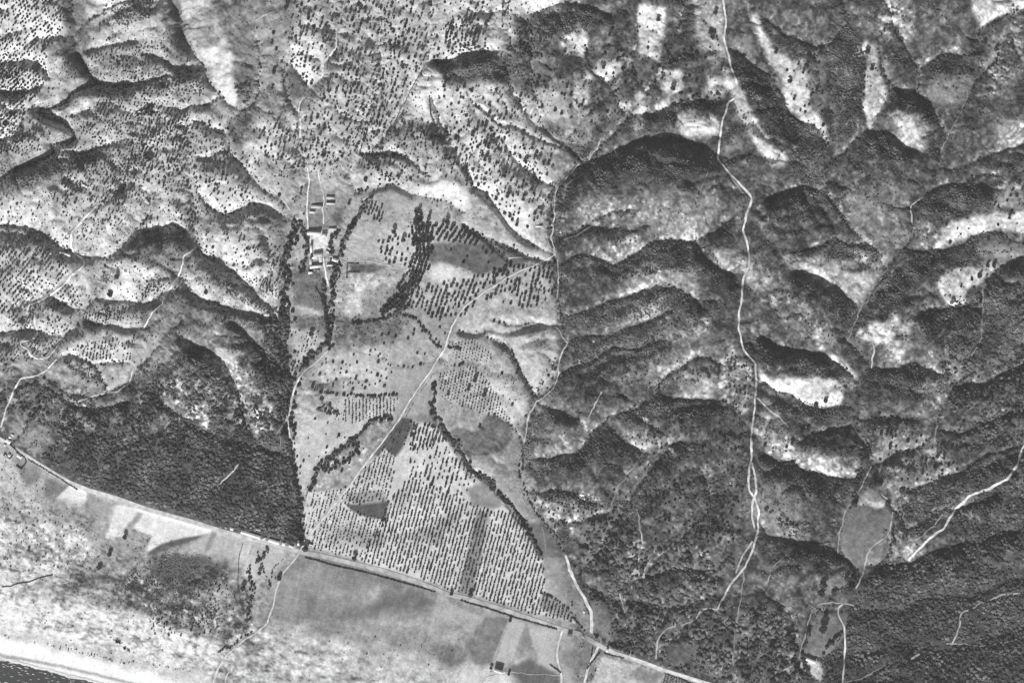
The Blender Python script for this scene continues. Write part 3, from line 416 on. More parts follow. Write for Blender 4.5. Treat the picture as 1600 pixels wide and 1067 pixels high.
# bare veins (goat paths, washed rock) through the scrub
vn = fbm((ch, cw), 11, 153, 3, .6); vein = smooth(1-np.abs(vn)*9, .35, 1)*smooth(fbm((ch, cw), 30, 154, 2), -.15, .25)
T = T + vein*np.clip(M-16, 0, 26)*2.4
# soft furrow streaks over the big coastal fields
fm = polymask((ch, cw), P('467,862 683,926 760,968 740,1067 400,1067 424,968'), 1.0)
T += blur(fm.astype(float), 4)*(22*fbm((ch, cw), 20, 99, 4, .6, 3.2, math.radians(12)))
# bare eroded ground on the north bank of every gully
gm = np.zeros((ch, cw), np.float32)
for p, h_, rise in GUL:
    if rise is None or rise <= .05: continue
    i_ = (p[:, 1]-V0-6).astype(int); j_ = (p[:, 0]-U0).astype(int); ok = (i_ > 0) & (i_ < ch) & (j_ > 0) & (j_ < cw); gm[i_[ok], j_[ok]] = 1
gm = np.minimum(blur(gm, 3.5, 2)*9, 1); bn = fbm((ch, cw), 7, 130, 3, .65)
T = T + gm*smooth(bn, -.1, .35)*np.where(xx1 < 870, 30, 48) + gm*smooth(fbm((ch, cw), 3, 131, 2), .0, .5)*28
T = np.clip(T, 58, 252)
# tones above are survey readings from slopes that face the sun: hill soils are darker than level-ground ones
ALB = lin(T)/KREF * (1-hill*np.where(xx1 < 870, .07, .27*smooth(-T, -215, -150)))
del T0, st, dm, n1, n2
def talb(t): return float(lin(t)/KREF)

# ------------------------------------------------------------------ materials
def mat(name, alb, rough=.95, var=.12, scale=.6, bump=0.0):
    m = bpy.data.materials.new(name); m.use_nodes = True; n = m.node_tree; b = n.nodes['Principled BSDF']
    b.inputs['Roughness'].default_value = rough; b.inputs['Specular IOR Level'].default_value = .15
    tc = n.nodes.new('ShaderNodeNewGeometry'); nz = n.nodes.new('ShaderNodeTexNoise'); nz.inputs['Scale'].default_value = scale; nz.inputs['Detail'].default_value = 3
    n.links.new(tc.outputs['Position'], nz.inputs['Vector'])
    mr = n.nodes.new('ShaderNodeMapRange'); mr.inputs['From Min'].default_value = .3; mr.inputs['From Max'].default_value = .7
    mr.inputs['To Min'].default_value = alb*(1-var); mr.inputs['To Max'].default_value = alb*(1+var)
    n.links.new(nz.outputs['Fac'], mr.inputs['Value']); n.links.new(mr.outputs[0], b.inputs['Base Color'])
    if bump:
        bp = n.nodes.new('ShaderNodeBump'); bp.inputs['Distance'].default_value = bump; n.links.new(nz.outputs['Fac'], bp.inputs['Height']); n.links.new(bp.outputs[0], b.inputs['Normal'])
    return m
def attmat(name, att, rough=.95, amp=.14, scale=.45, bump=.5):
    m = bpy.data.materials.new(name); m.use_nodes = True; n = m.node_tree; b = n.nodes['Principled BSDF']
    b.inputs['Roughness'].default_value = rough; b.inputs['Specular IOR Level'].default_value = .1
    at = n.nodes.new('ShaderNodeAttribute'); at.attribute_name = att
    ge = n.nodes.new('ShaderNodeNewGeometry'); nz = n.nodes.new('ShaderNodeTexNoise'); nz.inputs['Scale'].default_value = scale; nz.inputs['Detail'].default_value = 4; nz.inputs['Roughness'].default_value = .65
    n.links.new(ge.outputs['Position'], nz.inputs['Vector'])
    mr = n.nodes.new('ShaderNodeMapRange'); mr.inputs['From Min'].default_value = .25; mr.inputs['From Max'].default_value = .75; mr.inputs['To Min'].default_value = 1-amp; mr.inputs['To Max'].default_value = 1+amp
    mu = n.nodes.new('ShaderNodeMath'); mu.operation = 'MULTIPLY'
    n.links.new(nz.outputs['Fac'], mr.inputs['Value']); n.links.new(mr.outputs[0], mu.inputs[0]); n.links.new(at.outputs['Fac'], mu.inputs[1]); n.links.new(mu.outputs[0], b.inputs['Base Color'])
    if bump:
        bp = n.nodes.new('ShaderNodeBump'); bp.inputs['Distance'].default_value = bump; n.links.new(nz.outputs['Fac'], bp.inputs['Height']); n.links.new(bp.outputs[0], b.inputs['Normal'])
    return m
M_GROUND = attmat('soil_and_grass', 'cover', amp=.23, scale=.5, bump=.8)
M_LEAF = attmat('foliage', 'leaf', amp=.35, scale=.9, bump=0)
M_BARK = mat('bark', .10)
def mk(name, co_, faces, m=None, parent=None, smooth_=False):
    me = bpy.data.meshes.new(name); co_ = np.asarray(co_, np.float32); faces = np.asarray(faces, np.int32)
    k = faces.shape[1]
    me.vertices.add(len(co_)); me.vertices.foreach_set('co', co_.ravel())
    me.loops.add(faces.size); me.loops.foreach_set('vertex_index', faces.ravel())
    me.polygons.add(len(faces)); me.polygons.foreach_set('loop_start', np.arange(0, faces.size, k, dtype=np.int32)); me.polygons.foreach_set('loop_total', np.full(len(faces), k, np.int32))
    if smooth_: me.polygons.foreach_set('use_smooth', np.ones(len(faces), bool))
    me.update(calc_edges=True)
    if m: me.materials.append(m)
    o = bpy.data.objects.new(name, me); S.collection.objects.link(o)
    if parent: o.parent = parent
    return o
def setatt(o, name, vals):
    a = o.data.attributes.new(name, 'FLOAT', 'POINT'); a.data.foreach_set('value', np.asarray(vals, np.float32))
def tag(o, label, cat, group=None, kind=None):
    if label: o['label'] = label
    if cat: o['category'] = cat
    if group: o['group'] = group
    if kind: o['kind'] = kind
    return o

# ------------------------------------------------------------------ terrain sheet
def axis(a, b, lo, hi, step):
    core = np.arange(a, b+step, step); L = [core[0]]; d = step
    while L[-1] > lo: d *= 1.12; L.append(L[-1]-d)
    Rr = [core[-1]]; d = step
    while Rr[-1] < hi: d *= 1.12; Rr.append(Rr[-1]+d)
    return np.r_[L[:0:-1], core, Rr[1:]]
us = axis(-12, 1612, -6000, 7600, 1.3); vs = axis(-12, 1079, -6000, 7000, 1.3)
uu, vv = np.meshgrid(us, vs); zz = hz(uu, vv)
out = np.maximum(0, np.maximum(np.maximum(U0-uu, uu-U1), np.maximum(V0-vv, vv-V1)))
dco = .235*uu - .972*(vv-1031)
zz = np.where((out > 0), np.where(dco < 0, -3-.01*out, np.clip(zz, 2, 60)+12*np.sin(uu/170)*np.sin(vv/210)*smooth(out, 0, 300)*smooth(dco, 300, 900)), zz)
nu, nv = len(us), len(vs)
idx = np.arange(nu*nv).reshape(nv, nu)
F = np.stack([idx[:-1, :-1], idx[1:, :-1], idx[1:, 1:], idx[:-1, 1:]], -1).reshape(-1, 4)
ter = mk('hills_and_plain', np.stack([X(uu), Y(vv), zz], -1).reshape(-1, 3), F, M_GROUND, smooth_=True)
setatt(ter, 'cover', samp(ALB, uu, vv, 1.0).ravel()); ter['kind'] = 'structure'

# ------------------------------------------------------------------ sea
m = bpy.data.materials.new('sea_water'); m.use_nodes = True; n = m.node_tree; b = n.nodes['Principled BSDF']
b.inputs['Roughness'].default_value = .35; b.inputs['Specular IOR Level'].default_value = .3
ge = n.nodes.new('ShaderNodeNewGeometry'); mp = n.nodes.new('ShaderNodeMapping'); mp.inputs['Rotation'].default_value = (0, 0, math.radians(24)); mp.inputs['Scale'].default_value = (.05, .22, .2)
n.links.new(ge.outputs['Position'], mp.inputs['Vector'])
nz = n.nodes.new('ShaderNodeTexNoise'); nz.inputs['Scale'].default_value = 1.6; nz.inputs['Detail'].default_value = 5; nz.inputs['Roughness'].default_value = .6; n.links.new(mp.outputs[0], nz.inputs['Vector'])
mr = n.nodes.new('ShaderNodeMapRange'); mr.inputs['From Min'].default_value = .625; mr.inputs['From Max'].default_value = .665; mr.inputs['To Min'].default_value = 0; mr.inputs['To Max'].default_value = 1
n.links.new(nz.outputs['Fac'], mr.inputs['Value'])
mx = n.nodes.new('ShaderNodeMapRange'); mx.inputs['To Min'].default_value = .055; mx.inputs['To Max'].default_value = .7; n.links.new(mr.outputs[0], mx.inputs['Value']); n.links.new(mx.outputs[0], b.inputs['Base Color'])
bp = n.nodes.new('ShaderNodeBump'); bp.inputs['Distance'].default_value = .6; n.links.new(nz.outputs['Fac'], bp.inputs['Height']); n.links.new(bp.outputs[0], b.inputs['Normal'])
sea = mk('sea', [(-9000, -9000, 0), (9000, -9000, 0), (9000, 9000, 0), (-9000, 9000, 0)], [(0, 1, 2, 3)], m); sea['kind'] = 'structure'


# ------------------------------------------------------------------ roads and paths (ribbons laid on the ground)
ROADMASK = np.zeros((ch, cw), np.float32)
for i, (nm, s, w, t) in enumerate(ROADS):
    pts = P(s); t = t-20 if (nm == 'footpath' and pts[0, 0] > 900) else t
    if nm != 'coast_road' and w < 4: w = w*1.0
    p = dense(pts, 1.6, 0.0 if nm == 'coast_road' else (1.7 if nm != 'dirt_road' else .8), 500+i, 12)
    tg = np.gradient(p, axis=0); tg /= np.maximum(np.hypot(tg[:, 0], tg[:, 1]), 1e-6)[:, None]; nr = np.stack([-tg[:, 1], tg[:, 0]], 1)
    r = np.random.default_rng(i); ww = w*(1+.0*len(p)) * np.interp(np.arange(len(p)), np.arange(0, len(p)+8, 6), r.uniform(.5 if nm != 'dirt_road' else .75, 1.2, len(np.arange(0, len(p)+8, 6))))
    if nm == 'coast_road': ww[:] = w
    nc = 5; C_ = []
    for k in range(nc):
        q = p + nr*((k/(nc-1)-.5)*ww)[:, None]; z = hz(q[:, 0], q[:, 1])+.45
        C_.append(np.stack([X(q[:, 0]), Y(q[:, 1]), z], 1))
    C_ = np.stack(C_, 1); n_ = len(p); ix = np.arange(n_*nc).reshape(n_, nc)
    F_ = np.stack([ix[:-1, :-1], ix[:-1, 1:], ix[1:, 1:], ix[1:, :-1]], -1).reshape(-1, 4)
    key = 'packed_earth_%d' % t
    mm = bpy.data.materials.get(key) or mat(key, talb(t), var=.3, scale=.12)
    o = mk(nm, C_.reshape(-1, 3), F_, mm); o['kind'] = 'structure'
    for q in p:
        x_, y_ = int(q[0]-U0), int(q[1]-V0); k = int(w/2+1.5)
        if 0 < x_ < cw and 0 < y_ < ch: ROADMASK[max(0, y_-k):y_+k+1, max(0, x_-k):x_+k+1] = 1

# ------------------------------------------------------------------ vegetation
def ico(sub):
    import bmesh
    bm = bmesh.new(); bmesh.ops.create_icosphere(bm, subdivisions=sub, radius=1); bm.verts.ensure_lookup_table()
    v = np.array([q.co[:] for q in bm.verts]); f = np.array([[w_.index for w_ in q.verts] for q in bm.faces]); bm.free(); return v, f
I1, I2 = ico(1), ico(2)
def lump(base, seed, amp):
    v, f = base; r = np.random.default_rng(seed)
    d = r.normal(size=(7, 3)); d /= np.linalg.norm(d, axis=1)[:, None]
    k = 1+amp*sum(np.clip(v@q, 0, 1)**3*s_ for q, s_ in zip(d, r.uniform(-1, 1.2, 7))) + r.uniform(-amp, amp, len(v))*.45
    return v*k[:, None]*[1, 1, .8], f
TA = [lump(I1, 100+k, .35) for k in range(7)]; KN3 = fbm((ch, cw), 20, 320, 4, .6)
TB = [lump(I2, 200+k, .38) for k in range(9)]
def mass(name, tr, tpls, label=None, cat=None, group=None, leaf=.05, seed=1):
    """tr: rows u, v, r, height ratio -> one mesh of many crowns"""
    tr = np.asarray(tr, float)
    if not len(tr): return None
    r = np.random.default_rng(seed); VS, FS, AS = [], [], []; off = 0
    pick = r.integers(0, len(tpls), len(tr)); z0 = hz(tr[:, 0], tr[:, 1]); tone = leaf*r.uniform(.55, 1.5, len(tr))*np.clip(1+2.0*samp(KN3, tr[:, 0], tr[:, 1], 1.0), .5, 2); rot = r.uniform(0, 6.28, len(tr))
    for k, (v, f) in enumerate(tpls):
        q = np.nonzero(pick == k)[0]
        if not len(q): continue
        c, s_ = np.cos(rot[q])[:, None], np.sin(rot[q])[:, None]; R_ = tr[q, 2][:, None]; hr = tr[q, 3][:, None]
        x = (v[:, 0]*c - v[:, 1]*s_)*R_ + X(tr[q, 0])[:, None]; y = (v[:, 0]*s_ + v[:, 1]*c)*R_ + Y(tr[q, 1])[:, None]
        z = v[:, 2][None]*R_*hr + (z0[q][:, None] + R_*hr*.62)
        VS.append(np.stack([x, y, z], -1).reshape(-1, 3)); AS.append(np.repeat(tone[q], len(v)))
        FS.append((f[None] + (np.arange(len(q))*len(v))[:, None, None] + off).reshape(-1, 3)); off += len(q)*len(v)
    o = mk(name, np.concatenate(VS), np.concatenate(FS), M_LEAF); setatt(o, 'leaf', np.concatenate(AS))
    return tag(o, label, cat, group, None if label else 'stuff')
def inroad(u, v):
    return samp(ROADMASK, u, v, 1.0) > .3
def grid(s, a, b, ang, r0, r1, keep, jit=.5, hr=1.15):
    pts = P(s); c = pts.mean(0); e = np.abs(pts-c).max()*1.5+10; t = math.radians(ang)
    d = np.array([math.sin(t), -math.cos(t)]); nrm = np.array([math.cos(t), math.sin(t)])
    A_, B_ = np.meshgrid(np.arange(-e, e, a), np.arange(-e, e, b)); A_ = A_ + (np.arange(A_.shape[0]) % 2)[:, None]*a*.4
    q = c + A_.ravel()[:, None]*d + B_.ravel()[:, None]*nrm
    q += RNG.normal(0, jit, q.shape)
    ins = np.zeros(len(q), bool)
    for i in range(len(pts)):
        ax, ay = pts[i]; bx, by = pts[i-1]
        if ay == by: continue
        ins ^= ((ay > q[:, 1]) != (by > q[:, 1])) & (q[:, 0] < (bx-ax)*(q[:, 1]-ay)/(by-ay)+ax)
    q = q[ins]; kn = samp(KN, q[:, 0], q[:, 1], 1.0)
    kp = keep + (0 if keep > .85 else .45*kn)
    q = q[(RNG.random(len(q)) < kp) & ~inroad(q[:, 0], q[:, 1])]
    rr = r0*.92 + (r1-r0*.92)*RNG.random(len(q))**1.8
    return np.c_[q, rr, np.full(len(q), hr)]
KN = fbm((ch, cw), 30, 300, 3)
GROVES = [
 ('-10,-10 100,-10 130,130 60,250 -10,250', 4.6, 4.8, 48, .8, 1.6, .35, .8, 'terraced slope in the top left corner'), ('100,60 300,60 300,400 100,400', 4.6, 4.8, 22, .7, 1.6, .34, 1, 'hillside right of the winding dark gorge'), ('440,-10 690,-10 690,280 440,280', 5, 5.2, 18, .8, 1.8, .3, 1.2, 'large grove filling the top centre slope'), ('690,-10 870,-10 870,350 690,250', 5, 5.2, 18, .8, 1.8, .26, 1.4, 'pale hill above the dark ravine right of centre'), ('-10,260 300,300 440,360 440,480 130,560 -10,560', 4.8, 5.2, 40, .8, 1.6, .3, 1, 'striped hillside on the left edge'), ('300,180 440,180 450,340 300,340', 5, 5.4, 18, .8, 1.8, .3, 1.3, 'pale spurs left of the village'),
 ('125,60 290,60 300,130 235,128 140,130', 5, 5.4, 10, .8, 1.6, .5, .9, 'pale spur right of the winding dark gorge'), ('215,165 300,172 300,265 225,265', 5.4, 5.6, 22, 1.1, 2, .55, 1, 'hillside right of the winding dark gorge'), ('110,255 240,240 205,300 95,300', 5.2, 5.6, 30, 1.1, 2.1, .6, .9, 'slope above the white farm'),
 ('560,190 690,185 740,290 640,290 580,280', 6.5, 7, 15, 1.4, 2.6, .5, 1.5, 'broken slopes above the village stream'), ('640,200 800,200 860,290 740,292', 6.5, 7, 15, 1.3, 2.6, .4, 1.6, 'pale hill above the dark ravine right of centre'), ('390,20 460,20 450,180 400,190', 9, 9, 0, 1.2, 2.4, .25, 3, 'grey pasture near the top left of centre'), ('0,100 65,100 60,240 0,240', 5.2, 5.2, 48, 1.3, 2.3, .5, .6, 'terraced slope in the top left corner'),
 ('250,300 310,300 300,360 220,360', 7, 7, 0, 1.2, 2.2, .3, 2, 'slope above the white farm'), ('280,330 310,330 340,400 310,400', 7, 7, 0, 1.2, 2.2, .4, 2, 'pale spurs left of the village'), ('300,190 360,190 360,330 300,260', 6.5, 7, 0, 1.3, 2.5, .45, 1.5, 'pale spurs left of the village'), ('130,385 240,365 240,440 130,440', 7, 7, 40, .8, 1.8, .3, 2, 'bright field on the left'), ('150,430 300,430 300,500 120,520', 8, 8, 40, .9, 2, .3, 2, 'slope under the bright field on the left'),
 ('-40,-40 78,-40 98,30 98,55 75,75 75,130 40,165 40,215 10,240 -40,250', 5.4, 5.4, 48, 1.5, 2.5, .85, .6, 'terraced slope in the top left corner'),
 ('100,75 290,70 300,130 235,125 150,128', 5, 5, 0, .9, 1.5, .45, .5, 'pale spur right of the winding dark gorge'),
 ('205,110 300,125 300,165 235,270 100,270 80,240 120,200 160,150', 5, 5.6, 28, 1.2, 1.9, .72, .7, 'hillside right of the winding dark gorge'),
 ('150,35 265,40 265,60 155,60', 5, 5, 0, .8, 1.3, .5, .6, 'narrow pale spur near the top left'), ('175,-10 250,-20 240,8 160,20', 5, 5, 30, 1.2, 2, .7, .7, 'top edge of the map left of the long dark hollow'),
 ('450,40 480,-20 670,-40 690,98 665,105 620,185 560,240 482,268 476,180 525,110 520,80', 6.2, 7.4, 20, 1.6, 2.9, .66, 1.1, 'large grove filling the top centre slope'),
 ('400,205 475,180 478,262 440,266 405,235', 6.4, 6.8, 10, 1.7, 2.8, .7, .9, 'pale slope left of the curving lane above the village'), ('455,40 505,30 520,80 505,120 485,136 455,100', 6.4, 7, 10, 1.6, 2.8, .6, .9, 'pale knoll in the bend of the lane'),
 ('690,195 745,190 866,292 850,335 812,366 742,292 690,240', 8, 8, 15, 1.8, 3.2, .55, 1.5, 'pale hill above the dark ravine right of centre'), ('680,130 800,135 860,170 868,285 745,190 690,190', 8, 8.5, 15, 1.8, 3.2, .45, 1.6, 'pale hill above the dark ravine right of centre'),
 ('690,-30 800,-20 800,55 745,80 690,95', 7.5, 8, 10, 1.9, 2.9, .4, 1.5, 'slope above the long dark hollow at top centre'), ('735,5 765,80 700,88 690,60', 5, 6, 12, 1.9, 2.8, .7, .8, 'slope above the long dark hollow at top centre'),
 ('600,480 650,450 700,442 745,432 772,425 800,418 780,450 755,462 728,492 690,502 640,485', 6.2, 6.8, 20, 2.1, 3.2, .86, .6, 'wide grove left of the diagonal track'),
 ('682,352 702,346 762,366 745,385 672,374', 4.4, 7.4, 34, 2.3, 3, .88, .4, 'short slanting rows above the dark triangular field'), ('745,384 800,380 850,405 800,420 760,412', 7.5, 8.5, 25, 1.7, 2.6, .6, 1, 'grey field beside the straight ditches'), ('685,385 740,385 735,410 700,410', 9, 14, 30, 2, 2.8, .4, 1, 'dark triangular field right of centre'),
 ('780,418 868,408 866,470 820,482 758,470', 5.8, 6.6, 12, 2, 3, .72, .8, 'grove right of the diagonal track above the badland'), ('588,372 640,366 640,420 600,415', 7, 8, 10, 2.2, 3.2, .42, 1, 'bright field left of the curved belt of trees'),
 ('568,312 600,320 596,346 572,346', 4.6, 5.2, 20, 1.7, 2.4, .9, .4, 'small block of trees above the village stream'), ('640,300 740,300 740,330 680,330', 9, 9, 0, 1, 1.8, .4, 2, 'pale dotted knoll right of centre'),
 ('535,622 622,622 612,652 580,655 540,664', 4, 5.4, 0, 1.2, 1.7, .93, .25, 'small vertical rows above the dark wooded ravine'), ('500,632 540,625 540,655 520,660', 5, 5, 20, .8, 1.3, .6, .6, 'small vertical rows above the dark wooded ravine'),
 ('700,534 740,530 770,552 763,566 712,564', 4.8, 4.8, 12, .9, 1.4, .95, .2, 'oval plot of tiny trees right of the track'), ('684,585 735,572 760,590 800,660 760,650 690,622', 4.8, 4.8, 12, 1, 1.7, .9, .25, 'plot of gridded young trees below the hedge line'),
 ('476,768 535,765 600,702 620,712 606,783 560,789 537,787 560,802 606,812 560,882 470,853', 4.6, 5.6, 15, 1.2, 1.9, .82, .35, 'long rows on the plain left side'),
 ('606,783 640,745 700,770 735,788 775,800 800,800 848,868 852,925 905,976 700,932 560,884 590,820', 4.3, 5.7, 15, 1.5, 2.2, .88, .3, 'long rows on the plain'),
 ('640,665 676,662 735,738 762,748 728,762 735,788 700,770 640,745', 5, 7, 15, 1.5, 2.5, .42, .4, 'thin rows below the tip of the plain'), ('640,660 690,665 700,690 640,705', 3.6, 5.6, 15, 1.6, 2.4, .75, .3, 'thin rows below the tip of the plain'),
 ('590,708 628,655 645,658 636,700', 5, 6, 15, 1, 1.5, .45, .3, 'dark fan shaped field beside the diagonal track'), ('1037,1052 1070,1060 1064,1085 1030,1080', 3, 4.6, 15, 1, 1.4, .95, .2, 'tiny plot of rows under the coast road at the bottom'),
 ('462,650 560,640 560,680 500,720 480,765 465,765', 11, 11, 15, 1.3, 2.4, .35, 2, 'pale slope above the wooded ravine'), ('480,560 600,545 620,600 560,612 490,605', 8, 8, 10, 1.4, 2.8, .5, 2, 'slope between the village stream and the track'), ('600,545 690,545 660,600 620,610', 10, 10, 0, 1.3, 2.4, .25, 2, 'grey open slope left of the track'), ('590,520 700,510 690,550 600,545', 9, 9, 20, 2, 2.8, .45, 2, 'slope under the wide grove'), ('455,515 500,515 485,555 460,570', 5, 5.5, 15, 1.1, 1.9, .6, .6, 'plot between the two streams below the village'),
 ('-30,385 95,395 112,440 130,478 60,490 -30,490', 5.2, 6.4, 42, 1.5, 2.2, .8, .5, 'striped hillside on the left edge'), ('95,272 205,272 190,350 125,385 98,340', 6, 6.5, 32, 1.4, 2.2, .55, .9, 'slope above the white farm'), ('205,265 300,262 300,330 235,320 205,300', 6.5, 6.5, 20, 1.5, 2.4, .45, 1.3, 'slope above the white farm'),
 ('95,545 210,522 205,566 130,563', 4.6, 5.2, 10, 1.3, 2, .7, .5, 'bright fringe above the dark gully on the left'), ('-20,530 90,528 92,562 -20,566', 5, 5, 40, 1.3, 2, .8, .5, 'looping lane on the left edge'), ('128,490 190,488 190,508 128,512', 4.4, 4.4, 15, 1.2, 1.8, .85, .4, 'small dark dotted knoll on the left'), ('0,492 110,495 115,525 30,525', 5, 5.5, 40, 1.3, 1.9, .6, .7, 'looping lane on the left edge'), ('165,412 230,415 212,465 160,460', 6, 6, 40, .6, 1, .4, .5, 'bright field on the left'),
 ('300,262 400,250 400,315 350,333 312,300', 8, 8, 15, 1.8, 2.6, .42, 2, 'pale spurs left of the village'), ('308,368 350,358 440,378 440,455 400,448 330,410', 8, 8, 15, 1.7, 2.6, .35, 2, 'pale spurs left of the village'), ('365,420 440,450 440,470 350,420', 4.5, 5, 0, 1.4, 2, .7, .8, 'pale spurs left of the village'), ('-30,300 95,300 60,346 -30,350', 8, 8, 20, 1.2, 2.2, .3, 2, 'pale hillside at the left edge'), ('360,220 400,190 400,250 380,262', 8, 8, 0, 1.6, 2.4, .4, 2, 'slope left of the curving lane'), ('205,160 300,200 300,265 220,270', 6, 6, 20, 1.3, 2.1, .5, 1, 'hillside right of the winding dark gorge'),
 ('1066,60 1132,60 1134,152 1066,148', 7, 9, 12, 2, 3.2, .32, 2, 'ridge top beside the pale road'), ('1058,140 1128,148 1122,172 1058,165', 5, 6, 0, 2.4, 3.2, .5, 1.5, 'dark fringe above the bright oval field'), ('1232,90 1285,84 1290,224 1252,188 1222,120', 9, 10, 20, 2, 3, .28, 2.5, 'pale strip right of the ridge road'), ('1140,165 1165,180 1225,258 1200,258', 6, 6, 20, 1, 1.6, .4, 1, 'long bright strip at the top right'), ('800,35 990,90 985,170 880,220 830,180', 9, 9, 10, 1.5, 3, .3, 3, 'broken slopes right of top centre'), ('900,40 1000,20 1060,100 1040,150 985,190', 9, 9, 10, 1.5, 3, .25, 3, 'broken slopes right of top centre'),
 ('1130,545 1180,565 1182,620 1140,612', 5.5, 5.5, 0, 1.6, 2.3, .6, 1.5, 'dotted spur left of the ridge road'), ('990,655 1160,620 1160,760 1050,800 980,720', 7.5, 7.5, 0, 1.5, 2.6, .38, 2, 'scrubby slope left of the ridge road'), ('1000,755 1160,760 1150,850 1020,860', 7.5, 7.5, 0, 1.8, 3, .5, 2, 'scrubby slope left of the ridge road'), ('850,560 1110,560 1050,640 850,640', 8, 8, 0, 1.2, 2, .3, 2, 'broken slopes right of the main stream'), ('1360,640 1480,680 1500,740 1430,770 1375,750', 8, 8, 0, 2, 3.3, .35, 2, 'scrub above the oval field at lower right'), ('1190,690 1345,722 1340,790 1240,770', 9, 9, 0, 1.8, 3.2, .3, 3, 'mottled spur right of the ridge road'), ('1430,330 1600,240 1600,700 1500,700', 12, 12, 0, 1.5, 3, .25, 4, 'dark slopes on the right edge'), ('820,780 1000,760 1000,860 900,900 870,830', 7.5, 7.5, 0, 1.6, 2.8, .45, 2, 'broken slopes right of the plain'),
 ('0,700 70,750 70,790 160,850 150,890 0,900', 7, 7, 0, .7, 1.5, .35, 2, 'dotted sandy ground near the beach'), ('300,905 365,915 365,965 300,965', 6, 6, 0, 1, 2, .5, 1.5, 'grey patch by the marsh'), ('230,950 340,945 340,990 230,1000', 5, 5, 0, 1, 1.8, .45, 1.5, 'edge of the marsh'), ('470,1000 560,990 720,1000 700,1045 600,1035', 14, 9, 0, 1, 1.8, .2, 2, 'streaked field near the bottom'),
]
ALLT, REG = [], []
for g in GROVES:
    t = grid(g[0], *g[1:8]); ALLT.append(t); REG += [g[8]]*len(t)
for k in range(6):                          # the curved belt: rows that bend with the ditch
    o_ = (k-2.6)*5.6; q = dense(P('652,322 657,350 660,380 660,405 652,430 638,452 618,474 596,490') , .5)
    tg = np.gradient(q, axis=0); tg /= np.hypot(tg[:, 0], tg[:, 1])[:, None]; q = q + np.stack([tg[:, 1], -tg[:, 0]], 1)*o_
    q = q[int(abs(k-2.5)*26)::9]; q = q[:len(q)-[9, 4, 0, 0, 6, 14][k] or None]; q = q[RNG.random(len(q)) < [.5, .8, .96, .98, .85, .6][k]]; q = q+RNG.normal(0, .5, q.shape)
    ALLT.append(np.c_[q, RNG.uniform(2.1, 3.3, len(q)), np.full(len(q), 1.15)]); REG += ['curved belt of trees right of the village fields']*len(q)
ALLT = np.concatenate(ALLT)
